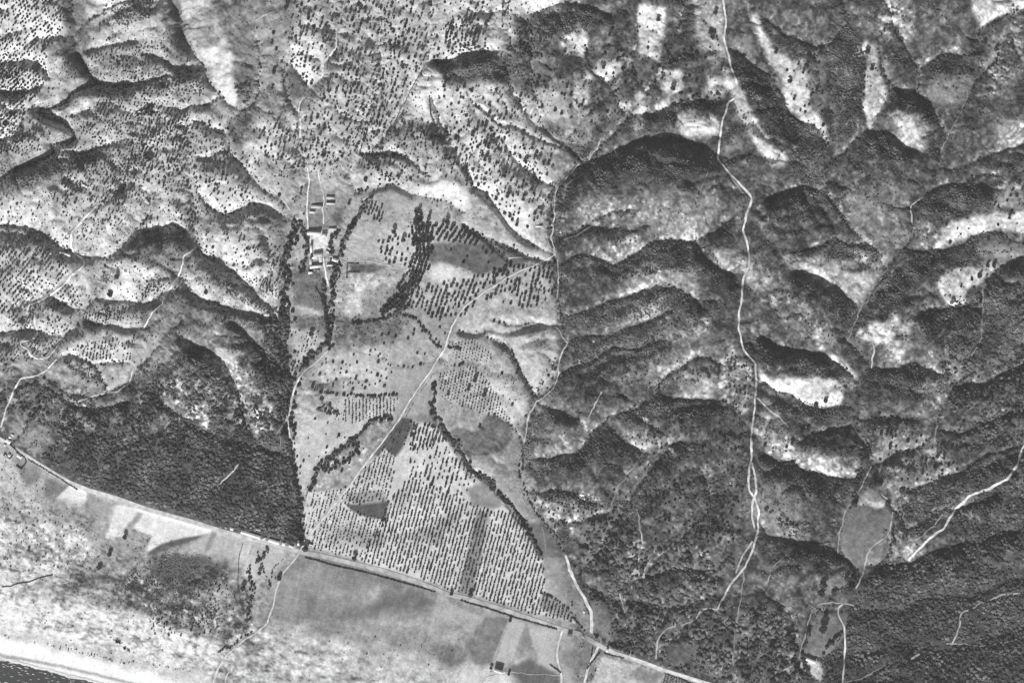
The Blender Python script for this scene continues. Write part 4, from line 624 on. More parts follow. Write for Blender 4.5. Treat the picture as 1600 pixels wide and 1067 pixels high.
# tree lines and riparian belts
BELTS = [('212,184 224,172 236,163', 3, 1.5, 2.5), ('200,262 208,215 214,190', 2.5, .9, 1.7), ('474,858 503,825 543,775 573,734 608,688 628,660 653,618 678,583', .5, .55, 1.0), ('466,846 497,812 537,762 567,722 602,677', .5, .4, .8), ('20,264 60,250 85,238 76,224 115,220 112,203 95,190 65,183 62,172 85,166 105,157 105,146 132,136 150,130', 3, 1, 1.9), ('118,85 125,95 140,115 150,130', 3, 1, 2), ('560,742 590,702 612,676', 1, .7, 1.2), ('500,820 540,770', .8, .5, .9), ('628,652 650,615', 1, .6, 1), ('870,440 880,505 886,535 872,565', 5, .9, 2), ('885,272 868,292 861,370 868,400', 8, 1, 2.2), ('880,222 908,248', 2.5, 1, 2),  ('677,600 677,640 690,665 715,700 735,737 760,748 790,780 820,820 846,868', 5.2, 2.6, 3.6), ('690,665 715,700 735,737 760,748 790,780', 5, 2.4, 3.4), ('455,700 449,650 446,600 444,560 442,520 445,480', 16, 2, 3.6), ('5,993 60,1007 110,1016 160,1030 230,1040 300,1048', 3.5, .6, 1.3), ('484,768 497,728 520,712 545,693 565,672 582,652 612,655', 5, 2.6, 3.6), ('495,735 545,720 560,690', 8, 2.2, 3.2), ('486,605 500,613 530,616 570,620 618,617', 2.5, 2.2, 3.2), ('500,625 530,645 495,640', 5, 1.8, 3),
 ('470,848 466,790 457,720 450,690 449,640 462,595 478,562 505,542', 7, 2.4, 3.8), ('515,545 520,500 516,440 528,410 534,382 552,345 580,302', 6, 2.2, 3.6), ('505,440 512,540', 3, 2.4, 3.4), ('848,928 870,938 890,955 900,972', 2.5, 2, 2.8), ('448,530 444,480 448,440 447,400 452,370 470,345', 11, 2.6, 4.2),
 ('905,988 935,1000 965,1014 1000,1030', 4.5, 2.5, 3.6), ('868,560 838,626 818,695 812,745', 6, 1, 2.2), ('838,623 815,582 800,548', 3, 1.8, 2.6), ('812,745 835,800 880,850', 1.5, 1.6, 2.4), ('600,290 625,290 560,240 640,245', 2.5, 1.8, 2.8), ('560,300 600,290', 6, 2, 3), ('470,345 480,380 478,405 470,425', 6, 2.2, 3.4), ('505,425 520,410 515,380 530,360', 5, 2, 3.2), ('598,500 625,492 650,500 680,540 720,545', 3, 1.6, 2.6), ('636,478 600,497 550,505', 3, 1.8, 2.8), ('600,480 655,436', 1.6, 1.8, 2.6), ('405,845 420,850 400,880', 3, 2, 3.2), ('400,865 420,915', 2.5, 1.4, 2.2),('350,825 380,838 420,850 460,858', 3, 1.6, 2.8), ('430,905 436,898', 2, 2.2, 3), ('290,915 312,905', 3, 1.2, 2), ('386,885 392,925 385,975', 4, 1.4, 2.4), ('340,1020 400,985', 3, 1.4, 2.4), ('440,875 425,890 420,920', 2, 1, 1.8), 
 ('1275,850 1310,865 1342,895', 5, 2, 3.4), ('1395,830 1392,865 1375,885', 4, 2, 3), ('1255,1020 1262,1062', 6, 2.4, 3.6), ('1290,1015 1310,990 1328,978', 5, 2.6, 3.8), ('1345,740 1335,790', 6, 2, 3.4), ('1240,1030 1256,1060', 4, 2.4, 3.4), ('680,352 668,376', 2, 2, 3), ('722,350 760,372 800,390 850,409', 1.6, 1, 1.8), ('744,364 800,409', 1, 1, 1.6), ('5,398 -5,400 60,360 90,380', 2, 1.6, 2.4), ('175,1000 200,1018', 3, 1.2, 2) ]
bt = []
KN2 = fbm((ch, cw), 13, 310, 3, .6)
for k, (s, w, r0, r1) in enumerate(BELTS):
    p = dense(P(s), 2.7 if w < 3 else 1.25, .5 if w < 3 else 2.6, 900+k); p = p + RNG.normal(0, w*.42, p.shape)
    kp = RNG.random(len(p)) < (.35 if s.startswith('5,993') else .97)+.6*samp(KN2, p[:, 0], p[:, 1], 1.0); p = p[kp]; bt.append(np.c_[p, (r0*.6+(r1-r0*.6)*RNG.random(len(p))**1.4)*.95, np.full(len(p), 1.1)])
# shrubs and small trees follow the gully beds
for p, h, rise in GUL:
    q = p[::5] + RNG.normal(0, 1.6, p[::5].shape); q = q[RNG.random(len(q)) < .55+1.1*samp(KN, q[:, 1]*.9, q[:, 0]*.6, 1.0)]
    q = q[samp(RF, q[:, 0], q[:, 1]) > .15]
    bt.append(np.c_[q, 1.0+1.7*RNG.random(len(q))**1.6, np.full(len(q), 1.0)])
bt = np.concatenate(bt); bt = bt[~inroad(bt[:, 0], bt[:, 1])]

# free-standing trees, each with what it stands beside
LONE = [(553,873,4.4,'tall oval tree overhanging the coast road between the plain and the big grey field'),(476,858,5.4,'big round tree at the corner where the diagonal track leaves the coast road'),(470,849,4.4,'tree just above the track junction beside the small white hut'),(705,929,3,'small tree on the coast road where it bends below the plain rows'),(735,930,4,'round tree right of the coast road bend below the plain rows'),(404,896,3.6,'dark oval tree alone in the pale plot left of the beach track'),(435,905,3.8,'tree leaning over the beach track below the coast road houses'),(797,970,3,'small tree at the top corner of the pale strip field under the coast road'),
 (571,281,3.6,'tree above the pale bank where the village stream starts'),(448,13,4,'large round tree alone in grey pasture near the top edge'),(428,53,3,'tree in grey pasture above two smaller ones in a column'),(425,68,2.5,'middle small tree of the column in the grey pasture at top'),(432,78,2.5,'lowest small tree of the column in the grey pasture at top'),(428,113,4,'round tree alone above the brushy hollow near top centre left'),(425,138,2.6,'small tree on the edge of the brushy hollow near top centre left'),(505,243,4.6,'large dark tree at the foot of the top centre grove above the village'),
 (441,679,5,'large round dark tree by the fork of the stream track left of the plain'),(171,460,4.6,'dark tree at the lower edge of the bright round field on the left'),(182,433,4,'dark tree near the upper left of the bright round field'),(322,457,3.6,'tree standing alone on the small bright spur right of the thin footpath'),(52,404,3.4,'dark tree above the striped hillside left of the white farm'),(630,375,4,'round tree left of the curved belt in the bright field'),(668,348,3.4,'tree right of the curved belt, below another of its pair'),(671,337,3,'tree right of the curved belt, the upper of its pair'),(698,347,3.8,'upper tree of the touching pair above the short slanting rows'),(698,355,3.5,'lower tree of the touching pair above the short slanting rows'),(615,362,4,'dark tree with a smaller neighbour on the pale field left of the curved belt'),
 (486,522,4,'single dark round tree in the grey field below the walled field of the village'),(436,305,3.2,'tree beside the pale lane left of the village'),(545,318,2.8,'lone oval tree in the field right of the village sheds'),(378,920,4.6,'large tree on the corner of the marsh beside the pale plot'),(42,860,2.4,'small dark tree on the sandy dotted ground at lower left'),(153,888,3.6,'dark tree on the rough ground left of the marsh'),(169,867,4,'dark tree above the marsh left of the ploughed bow'),(193,840,4,'tree on the lower edge of the bright strip fields'),
 (1290,626,4,'upper right of the two trees on the bright slope right of the ridge road'),(1275,633,4,'lower left of the two trees on the bright slope right of the ridge road'),(1321,692,4,'dark round tree on the shaded slope left of the eastern stream'),(1374,756,4.6,'tree at the top of the oval field beside the footpath'),(1388,788,5,'tree at the upper right corner of the oval field'),(1366,757,5.5,'tall dark tree at the top left of the oval field'),(1410,766,5,'tree above the dark slope right of the oval field'),(1252,678,3.4,'left one of three trees on the pale ledge right of the ridge road'),(1262,672,3,'middle one of three trees on the pale ledge right of the ridge road'),(1269,681,3,'right one of three trees on the pale ledge right of the ridge road'),(1237,692,3,'tree beside the branch track right of the ridge road'),(1336,788,5.5,'large tree at the left corner of the oval field'),
 (1287,984,6.2,'squarish dark tree clump alone in the lower field of the bottom right farm'),(1304,925,4.8,'lone oval tree in the upper field near the bottom right'),(1324,904,4.6,'left tree of the pair in the upper field near the bottom right'),(1333,904,4.2,'right tree of the pair in the upper field near the bottom right'),(1286,914,6.5,'large tree on the left edge of the upper field at bottom right'),(1284,928,5.5,'tree below the large one on the left edge of the upper field'),(1290,966,3.6,'tree just above the squarish clump in the lower field'),(1233,996,5.6,'large dark tree left of the bottom right farm'),(1238,1007,4.8,'tree below the large dark one left of the bottom right farm'),(1207,1013,6,'big dark tree on the left side of the small field at bottom right'),(1328,921,5.6,'dark tree at the wood edge under the pair of trees'),(1264,988,4.4,'tall tree right of the farm footpath at bottom right'),
 (1259,104,4.4,'dark oval tree at the top of the pale strip right of the ridge road'),(1354,82,4.6,'dark tree at the top of the bright lens shaped field'),(1233,128,4,'tree on the pale strip near its left edge'),(1211,83,3,'small tree at the upper tip of the pale strip'),(1281,85,4,'tree below the round scrub covered knob'),(1361,109,3.6,'tree at the neck of the bright lens shaped field'),(1116,23,4,'dark tree beside the ridge road at the top edge'),(975,30,3.8,'tree on the track above the bright rectangular field'),(1028,32,3.4,'tree inside the bright rectangular field at top'),(1079,82,4,'left tree of two on the grassy ridge left of the road'),(1087,87,4,'right tree of two on the grassy ridge left of the road'),(1109,53,4,'upper tree of two touching ones on the grassy ridge'),(1112,61,4,'lower tree of two touching ones on the grassy ridge'),(1051,139,4,'tree on the small bright plot left of the ridge top grove'),(1158,103,3.6,'tree right of the ridge road where it descends'),(1579,71,3.6,'dark tree in the pale scrub near the top right corner'),(1538,68,3.2,'tree left of the stream near the top right corner'),(1556,78,3.6,'tree on the stream bank near the top right corner'),
 (1543,415,3.4,'upper left of three dark trees on the pale plot at the right'),(1553,415,3.8,'upper right of three dark trees on the pale plot at the right'),(1530,431,4.4,'widest of the three dark trees on the pale plot at the right'),(1162,607,3,'dark tree just left of the ridge road at mid height'),(1153,833,3.8,'dark pair of crowns left of the ridge road near its lower end'),(767,1045,2.6,'round bush left of the tall building on the beach'),(795,1054,2.6,'dark bush right of the tall building on the beach'),(749,667,2.4,'small black tree in the dark field beside the gridded plot'),(732,608,3.4,'tree standing among the gridded young trees, right hand one'),(700,616,2.8,'tree at the lower left of the gridded young trees'),(742,594,3.6,'tall tree at the upper right of the gridded young trees'),(757,617,4,'long dark tree right of the gridded young trees')]
def tree_proto(name, seed, nclump, leaf):
    r = np.random.default_rng(seed); root = bpy.data.objects.new(name, None); S.collection.objects.link(root); root.empty_display_size = 1
    VS, FS, AS = [], [], []; off = 0
    a_, b_ = r.uniform(.82, 1.08), r.uniform(.82, 1.08)
    for k in range(nclump):
        d = r.normal(size=3); d /= np.linalg.norm(d); rad = r.uniform(.35, .86)
        c = np.array([d[0]*a_*rad, d[1]*b_*rad, 1.28+d[2]*.72*rad]); s_ = r.uniform(.17, .34)
        v, f = TA[k % 7]; rr = r.uniform(0, 6.28)
        v = np.stack([v[:, 0]*math.cos(rr)-v[:, 1]*math.sin(rr), v[:, 0]*math.sin(rr)+v[:, 1]*math.cos(rr), v[:, 2]*.8], 1)*s_ + c
        VS.append(v); FS.append(f+off); off += len(v); AS.append(np.full(len(v), leaf*r.uniform(.7, 1.35)))
    cr = mk('crown', np.concatenate(VS), np.concatenate(FS), M_LEAF, root); setatt(cr, 'leaf', np.concatenate(AS))
    V_, F_ = [], []
    def limb(p0, p1, r0, r1):
        n0 = len(V_); p0, p1 = np.array(p0), np.array(p1); ax = p1-p0; ax = ax/np.linalg.norm(ax); q = np.cross(ax, [.3, .9, .1]); q /= np.linalg.norm(q); w = np.cross(ax, q)
        for pp, rr in ((p0, r0), (p1, r1)):
            for k in range(6): V_.append(pp+rr*(q*math.cos(k*1.047)+w*math.sin(k*1.047)))
        for k in range(6): F_.append([n0+k, n0+(k+1) % 6, n0+6+(k+1) % 6, n0+6+k])
    limb((0, 0, -.5), (0, 0, .75), .14, .09)
    for k in range(4):
        t = k*1.57+r.uniform(-.4, .4); limb((0, 0, .6), (.5*math.cos(t), .5*math.sin(t), 1.25), .07, .025)
    mk('trunk', V_, F_, M_BARK, root)
    return root
def dup(root):
    r = root.copy(); S.collection.objects.link(r)
    for c in root.children:
        q = c.copy(); S.collection.objects.link(q); q.parent = r
    return r
PRO = {}
def place_tree(name, k, u, v, r, label, cat, group=None):
    key = (name, k)
    if key not in PRO: PRO[key] = tree_proto(name, 40+k*3+len(name), 85 if name == 'lone_tree' else 60, .045); o = PRO[key]
    else: o = dup(PRO[key])
    o.location = (X(u), Y(v), float(hz(u, v))); o.scale = (r*1.05, r*1.05, r*RNG.uniform(.95, 1.2)); o.rotation_euler = (0, 0, RNG.uniform(0, 6.28))
    for a in ('group',):
        if a in o: del o[a]
    return tag(o, label, cat, group)
for i, (u, v, r, lb) in enumerate(LONE): place_tree('lone_tree', i % 5, u, v, r, lb, 'tree', None)
lu = np.array([[t[0], t[1], t[2]] for t in LONE])
dd = np.min(np.hypot(ALLT[:, 0][:, None]-lu[:, 0], ALLT[:, 1][:, None]-lu[:, 1])-lu[:, 2], axis=1)
keepm = dd > 2.0; ALLT = ALLT[keepm]; REG = [g for g, q in zip(REG, keepm) if q]
infr = (ALLT[:, 0] > 3) & (ALLT[:, 0] < 1597) & (ALLT[:, 1] > 3) & (ALLT[:, 1] < 1064)
order = np.argsort(-(ALLT[:, 2]*infr)); top = order[:298]; rest_i = order[298:]
BB = {}; CN = {}
for q in top:
    a_ = BB.setdefault(REG[q], [1e9, 1e9, -1e9, -1e9]); u, v = ALLT[q][:2]; a_[:] = [min(a_[0], u), min(a_[1], v), max(a_[2], u), max(a_[3], v)]
for i, q in enumerate(top):
    u, v, r, _ = ALLT[q]
    bx = BB[REG[q]]; fy_, fx_ = (v-bx[1])/(bx[3]-bx[1]+1e-3), (u-bx[0])/(bx[2]-bx[0]+1e-3)
    pos = ['top', 'upper', 'lower', 'bottom'][int(min(3, fy_*4))] + ' ' + ['far left', 'mid left', 'mid right', 'far right'][int(min(3, fx_*4))]
    k_ = CN.get((REG[q], pos), 0); CN[(REG[q], pos)] = k_+1
    place_tree('orchard_tree', i % 6, u, v, r, ['biggest', 'second biggest', 'third biggest', 'fourth biggest', 'fifth biggest', 'sixth biggest', 'seventh biggest', 'eighth biggest', 'ninth biggest', 'tenth biggest', 'eleventh biggest', 'twelfth biggest', 'thirteenth biggest', 'fourteenth biggest', 'fifteenth biggest', 'sixteenth biggest', 'smaller'][min(16, k_)] + ' tree, ' + pos + ', ' + REG[q], 'tree', 'large trees, ' + REG[q])
sm = ALLT[rest_i]
mass('orchard_tree_rows', sm, TA, leaf=.045, seed=5)
mass('streamside_trees', bt, TA, leaf=.045, seed=6)
# woods
KN2 = fbm((ch, cw), 13, 310, 3, .6)
WOODS = [('62,716 85,690 100,655 150,690 200,700 300,665 440,690 468,850 455,848 300,806 135,758', .93), ('70,605 160,640 250,600 420,640 445,700 300,672 200,705 90,690', .42), ('1340,925 1392,868 1450,885 1500,835 1680,800 1680,1130 1290,1130 1290,1040 1325,995', .72),
 ('915,935 1000,860 1100,850 1130,940 1250,960 1250,1067 1100,1062 965,1008 945,945', .55), ('420,480 450,480 446,560 460,600 450,700 470,845 440,800 430,640 395,600', .8), ('930,800 1000,840 990,900 950,930 900,880', .45), ('1420,800 1600,700 1680,700 1680,820 1500,840', .45), ('1440,480 1640,420 1640,700 1500,700 1480,600', .3),
 ('960,980 1010,960 1020,1030 975,1010', .9), ('1380,655 1330,700 1345,760', .5), ('1190,790 1300,830 1295,862 1240,850', .35), ('300,540 365,610 400,680 300,650 255,600', .45), ('-60,590 80,600 90,655 -60,640', .4), ('365,130 400,140 395,180 375,175', .6)]
wt = []
for s, d in WOODS:
    big = s.startswith('915,') or s.startswith('930,'); t = grid(s, 4.2 if big else 3.2, 4.4 if big else 3.3, 17, 1.5 if big else 1.1, 3.9 if big else 2.9, .99, 1.3, .8); q1 = samp(KN2, t[:, 0], t[:, 1], 1.0); t = t[RNG.random(len(t)) < d - .08 + 1.5*q1]; t[:, :2] += RNG.normal(0, 1.2, (len(t), 2)); wt.append(t)
wt = np.concatenate(wt)
clear = [polymask((ch, cw), P(s), 1.0) for s in ('1040,1008 1088,1008 1082,1040 1045,1040', '1298,1030 1306,1026 1315,1050 1304,1062', '1262,1022 1290,1034 1292,1070 1246,1060 1246,1036', '1330,960 1360,940 1362,955 1340,968')]
cl = np.zeros((ch, cw)); 
for c_ in clear: cl[c_] = 1
wt = wt[samp(cl, wt[:, 0], wt[:, 1], 1.0) < .5]
mass('woodland_canopy', wt, TB[:5] if len(wt) < 3000 else TB, leaf=.075, seed=7)
# scrub: thicker on the cool north-facing slopes
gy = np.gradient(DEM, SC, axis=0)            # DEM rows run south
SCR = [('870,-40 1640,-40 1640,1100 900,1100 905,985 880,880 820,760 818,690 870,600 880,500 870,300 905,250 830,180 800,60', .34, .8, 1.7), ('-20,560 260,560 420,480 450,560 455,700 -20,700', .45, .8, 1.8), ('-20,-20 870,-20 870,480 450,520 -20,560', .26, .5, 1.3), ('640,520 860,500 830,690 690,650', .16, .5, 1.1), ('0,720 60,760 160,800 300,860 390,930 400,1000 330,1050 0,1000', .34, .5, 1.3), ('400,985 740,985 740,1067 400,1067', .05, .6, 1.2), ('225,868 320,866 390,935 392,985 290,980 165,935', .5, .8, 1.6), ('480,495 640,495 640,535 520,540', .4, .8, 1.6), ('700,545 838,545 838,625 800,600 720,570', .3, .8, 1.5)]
stl = []
for k, (s, d, r0, r1) in enumerate(SCR):
    t = grid(s, 3.1, 3.1, 33, r0*.8, r1*.92, .9, 1.3, .7); al = samp(ALB, t[:, 0], t[:, 1], 1.0)
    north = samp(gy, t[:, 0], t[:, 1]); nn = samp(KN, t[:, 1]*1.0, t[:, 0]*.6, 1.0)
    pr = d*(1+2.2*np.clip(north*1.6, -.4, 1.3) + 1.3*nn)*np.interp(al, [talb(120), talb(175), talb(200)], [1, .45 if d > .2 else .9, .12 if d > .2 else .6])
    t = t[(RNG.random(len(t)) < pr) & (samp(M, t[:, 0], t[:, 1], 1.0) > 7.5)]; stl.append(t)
THICK = ['858,285 892,280 895,330 882,400 890,450 868,475 860,400 870,340', '880,222 935,238 915,262 890,262 905,250', '815,700 830,660 838,640 846,650 832,700 824,740', '828,34 860,20 900,12 950,32 930,48 880,58 840,55', '222,452 234,442 262,436 262,450 240,455 225,465', '35,500 40,476 62,468 80,458 60,480', '130,128 180,133 205,130 200,150 160,155 130,148', '60,172 90,178 115,205 112,228 85,225 78,215 100,208 80,190 62,182', '240,105 320,112 318,150 270,150 240,130', '0,245 30,255 90,240 150,242 150,262 90,272 40,295 0,285', '160,22 200,5 240,2 235,30 200,40 160,36', '672,95 760,86 830,92 830,118 760,128 700,125', '925,252 960,240 1010,224 1120,226 1115,262 1040,290 930,290', '215,362 290,362 290,385 240,385', '314,395 400,458 440,502 400,485 330,442', '0,358 60,362 95,392 60,395 0,385', '160,470 215,478 240,500 180,500 150,490', '330,480 430,505 430,520 350,510', '95,562 150,570 168,605 120,590', '1200,303 1290,295 1315,330 1250,350 1200,345', '1440,300 1540,290 1560,320 1480,340 1430,330', '1290,450 1340,480 1340,520 1290,490', '1195,530 1300,560 1335,590 1290,590 1195,575', '1300,385 1375,395 1370,410 1290,405', '900,410 964,420 1010,384 1110,382 1130,430 1040,425 960,440', '900,492 1050,452 1090,480 1040,490 920,515', '885,540 1040,512 1040,550 900,570', '960,654 1030,625 1090,630 1080,650 990,665', '830,777 930,775 1010,790 920,798', '1205,614 1330,645 1330,660 1210,645', '1200,725 1340,755 1330,785 1230,765', '1400,795 1540,720 1600,705 1600,735 1500,770 1420,815', '1370,580 1480,585 1480,615 1370,600', '1450,98 1535,94 1540,118 1450,118', '1405,148 1460,165 1470,185 1410,165', '1360,212 1415,240 1400,260 1350,240', '840,722 940,690 960,700 900,740 835,745', '1220,175 1290,215 1290,290 1230,290 1240,230', '1180,100 1210,140 1240,190 1200,180 1160,120', '1290,60 1325,40 1350,70 1350,200 1310,220 1295,120', '1400,420 1470,395 1600,390 1540,400 1460,420 1400,470 1360,490', '1440,490 1600,430 1600,560 1500,560 1440,530']
for s in THICK:
    t = grid(s, 2.3, 2.4, 33, .8, 1.7, .97, 1.1, .7); e_ = samp(KN2, t[:, 0], t[:, 1], 1.0); t = t[RNG.random(len(t)) < .62+.9*e_]; stl.append(t)
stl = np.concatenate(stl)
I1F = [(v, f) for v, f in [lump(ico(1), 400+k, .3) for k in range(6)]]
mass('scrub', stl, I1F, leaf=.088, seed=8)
print('counts', len(ALLT), len(bt), len(wt), len(stl))

# ------------------------------------------------------------------ surf
VS, FS = [], []; r = np.random.default_rng(77)
def foam(u, v, L, w, z):
    n_ = max(4, int(L/1.5)); off = len(VS); a_ = math.radians(-14+r.uniform(-7, 7))
    up, lo = r.uniform(.3, 1, n_+1), r.uniform(.3, 1, n_+1)
    for k in range(n_+1):
        t = k/n_*2-1; e = (1-t*t)**.5
        x, y = X(u)+t*L/2*math.cos(a_), Y(v)+t*L/2*math.sin(a_)+r.normal(0, .15)
        VS.append((x, y+w*e*up[k]+.02, z)); VS.append((x, y-w*e*lo[k]-.02, z))
    for k in range(n_): FS.append((off+2*k, off+2*k+1, off+2*k+3, off+2*k+2))
for k in range(150):
    u = r.uniform(-40, 220); foam(u, 1030.5+.25*u+r.normal(0, 1.0), r.uniform(5, 22), r.uniform(.8, 2.4), .35+k*.004)
for k in range(60):
    u = r.uniform(-60, 200); foam(u, 1031+.25*u+3+r.exponential(9), r.uniform(3, 9), r.uniform(.3, .9), .2+k*.004)
o = mk('surf_foam', VS, FS, mat('foam', .72, var=.1)); o['kind'] = 'stuff'

# ------------------------------------------------------------------ buildings
def boxv(x0, x1, y0, y1, z0, z1):
    v = [(x, y, z) for z in (z0, z1) for x, y in ((x0, y0), (x1, y0), (x1, y1), (x0, y1))]
    return v, [(0, 3, 2, 1), (4, 5, 6, 7), (0, 1, 5, 4), (1, 2, 6, 5), (2, 3, 7, 6), (3, 0, 4, 7)]
def solid(name, parts, m, parent):
    V_, F_ = [], []
    for v, f in parts: F_ += [tuple(i+len(V_) for i in q) for q in f]; V_ += v
    return mk(name, V_, F_, m, parent)
WALLM = mat('plaster', .42, var=.1, scale=.8); WOODM = mat('old_wood', .08); GLASSM = mat('window_glass', .03, rough=.2); STONEM = mat('rubble_stone', .3, var=.3, scale=1.2)
def roofmat(t):
    k = 'roof_tiles_%d' % t
    return bpy.data.materials.get(k) or mat(k, min(.8, talb(t)), var=.12, scale=.9)
def house(name, u, v, w, d, ang, h, tone, kind, label, cat, chim=False, group=None):
    root = bpy.data.objects.new(name, None); S.collection.objects.link(root)
    c_, s_ = abs(w/2), abs(d/2)
    zb = float(min(hz(u-3, v), hz(u+3, v), hz(u, v)))
    root.location = (X(u), Y(v), zb-.3); root.rotation_euler = (0, 0, -math.radians(ang)); tag(root, label, cat, group)
    solid('wall', [boxv(-w/2, w/2, -d/2, d/2, -1.5, h)], WALLM if h > 2.2 else STONEM, root)
    rm = roofmat(tone); e = .35
    if kind == 'flat': rf = solid('roof', [boxv(-w/2+.25, w/2-.25, -d/2+.25, d/2-.25, h+.002, h+.16), boxv(-w/2-.1, w/2+.1, -d/2-.1, -d/2+.22, h+.004, h+.5), boxv(-w/2-.1, w/2+.1, d/2-.22, d/2+.1, h+.004, h+.5)], rm, root)
    elif kind == 'lean': rf = mk('roof', [(-w/2-e, -d/2-e, h-.1), (w/2+e, -d/2-e, h-.1), (w/2+e, d/2+e, h+.22*d), (-w/2-e, d/2+e, h+.22*d), (-w/2-e, -d/2-e, h+.1), (w/2+e, -d/2-e, h+.1), (w/2+e, d/2+e, h+.22*d+.2), (-w/2-e, d/2+e, h+.22*d+.2)], [(0, 3, 2, 1), (4, 5, 6, 7), (0, 1, 5, 4), (1, 2, 6, 5), (2, 3, 7, 6), (3, 0, 4, 7)], rm, root)
    else:
        al = w >= d; L, Wd = (w/2+e, d/2+e) if al else (d/2+e, w/2+e); rz = h+.42*Wd; hip = L*.0 if kind == 'gable' else min(L*.55, Wd*.9)
        V_ = [(-L, -Wd, h-.05), (L, -Wd, h-.05), (L, Wd, h-.05), (-L, Wd, h-.05), (-L+hip, 0, rz), (L-hip, 0, rz)]
        if not al: V_ = [(-y, x, z) for x, y, z in V_]
        me_ = bpy.data.meshes.new('roof'); me_.from_pydata(V_, [], [(0, 1, 5, 4), (2, 3, 4, 5), (1, 2, 5), (3, 0, 4), (0, 3, 2, 1)]); me_.materials.append(rm)
        rf = bpy.data.objects.new('roof', me_); S.collection.objects.link(rf); rf.parent = root
        if chim: solid('chimney', [boxv(w*.25-.4, w*.25+.4, -.4, .4, h, rz+1.0)], WALLM, root).parent = rf
    if h > 2.2:
        solid('door', [boxv(-.6, .6, -d/2-.06, -d/2+.02, -.2, 2.0)], WOODM, root)
        for k in ((-.32, .32) if w > 5 else ()):
            f = solid('window', [boxv(w*k-.55, w*k+.55, -d/2-.05, -d/2+.02, 1.1, 2.3)], WOODM, root); solid('pane', [boxv(w*k-.42, w*k+.42, -d/2-.08, -d/2-.051, 1.22, 2.18)], GLASSM, root).parent = f
    return root
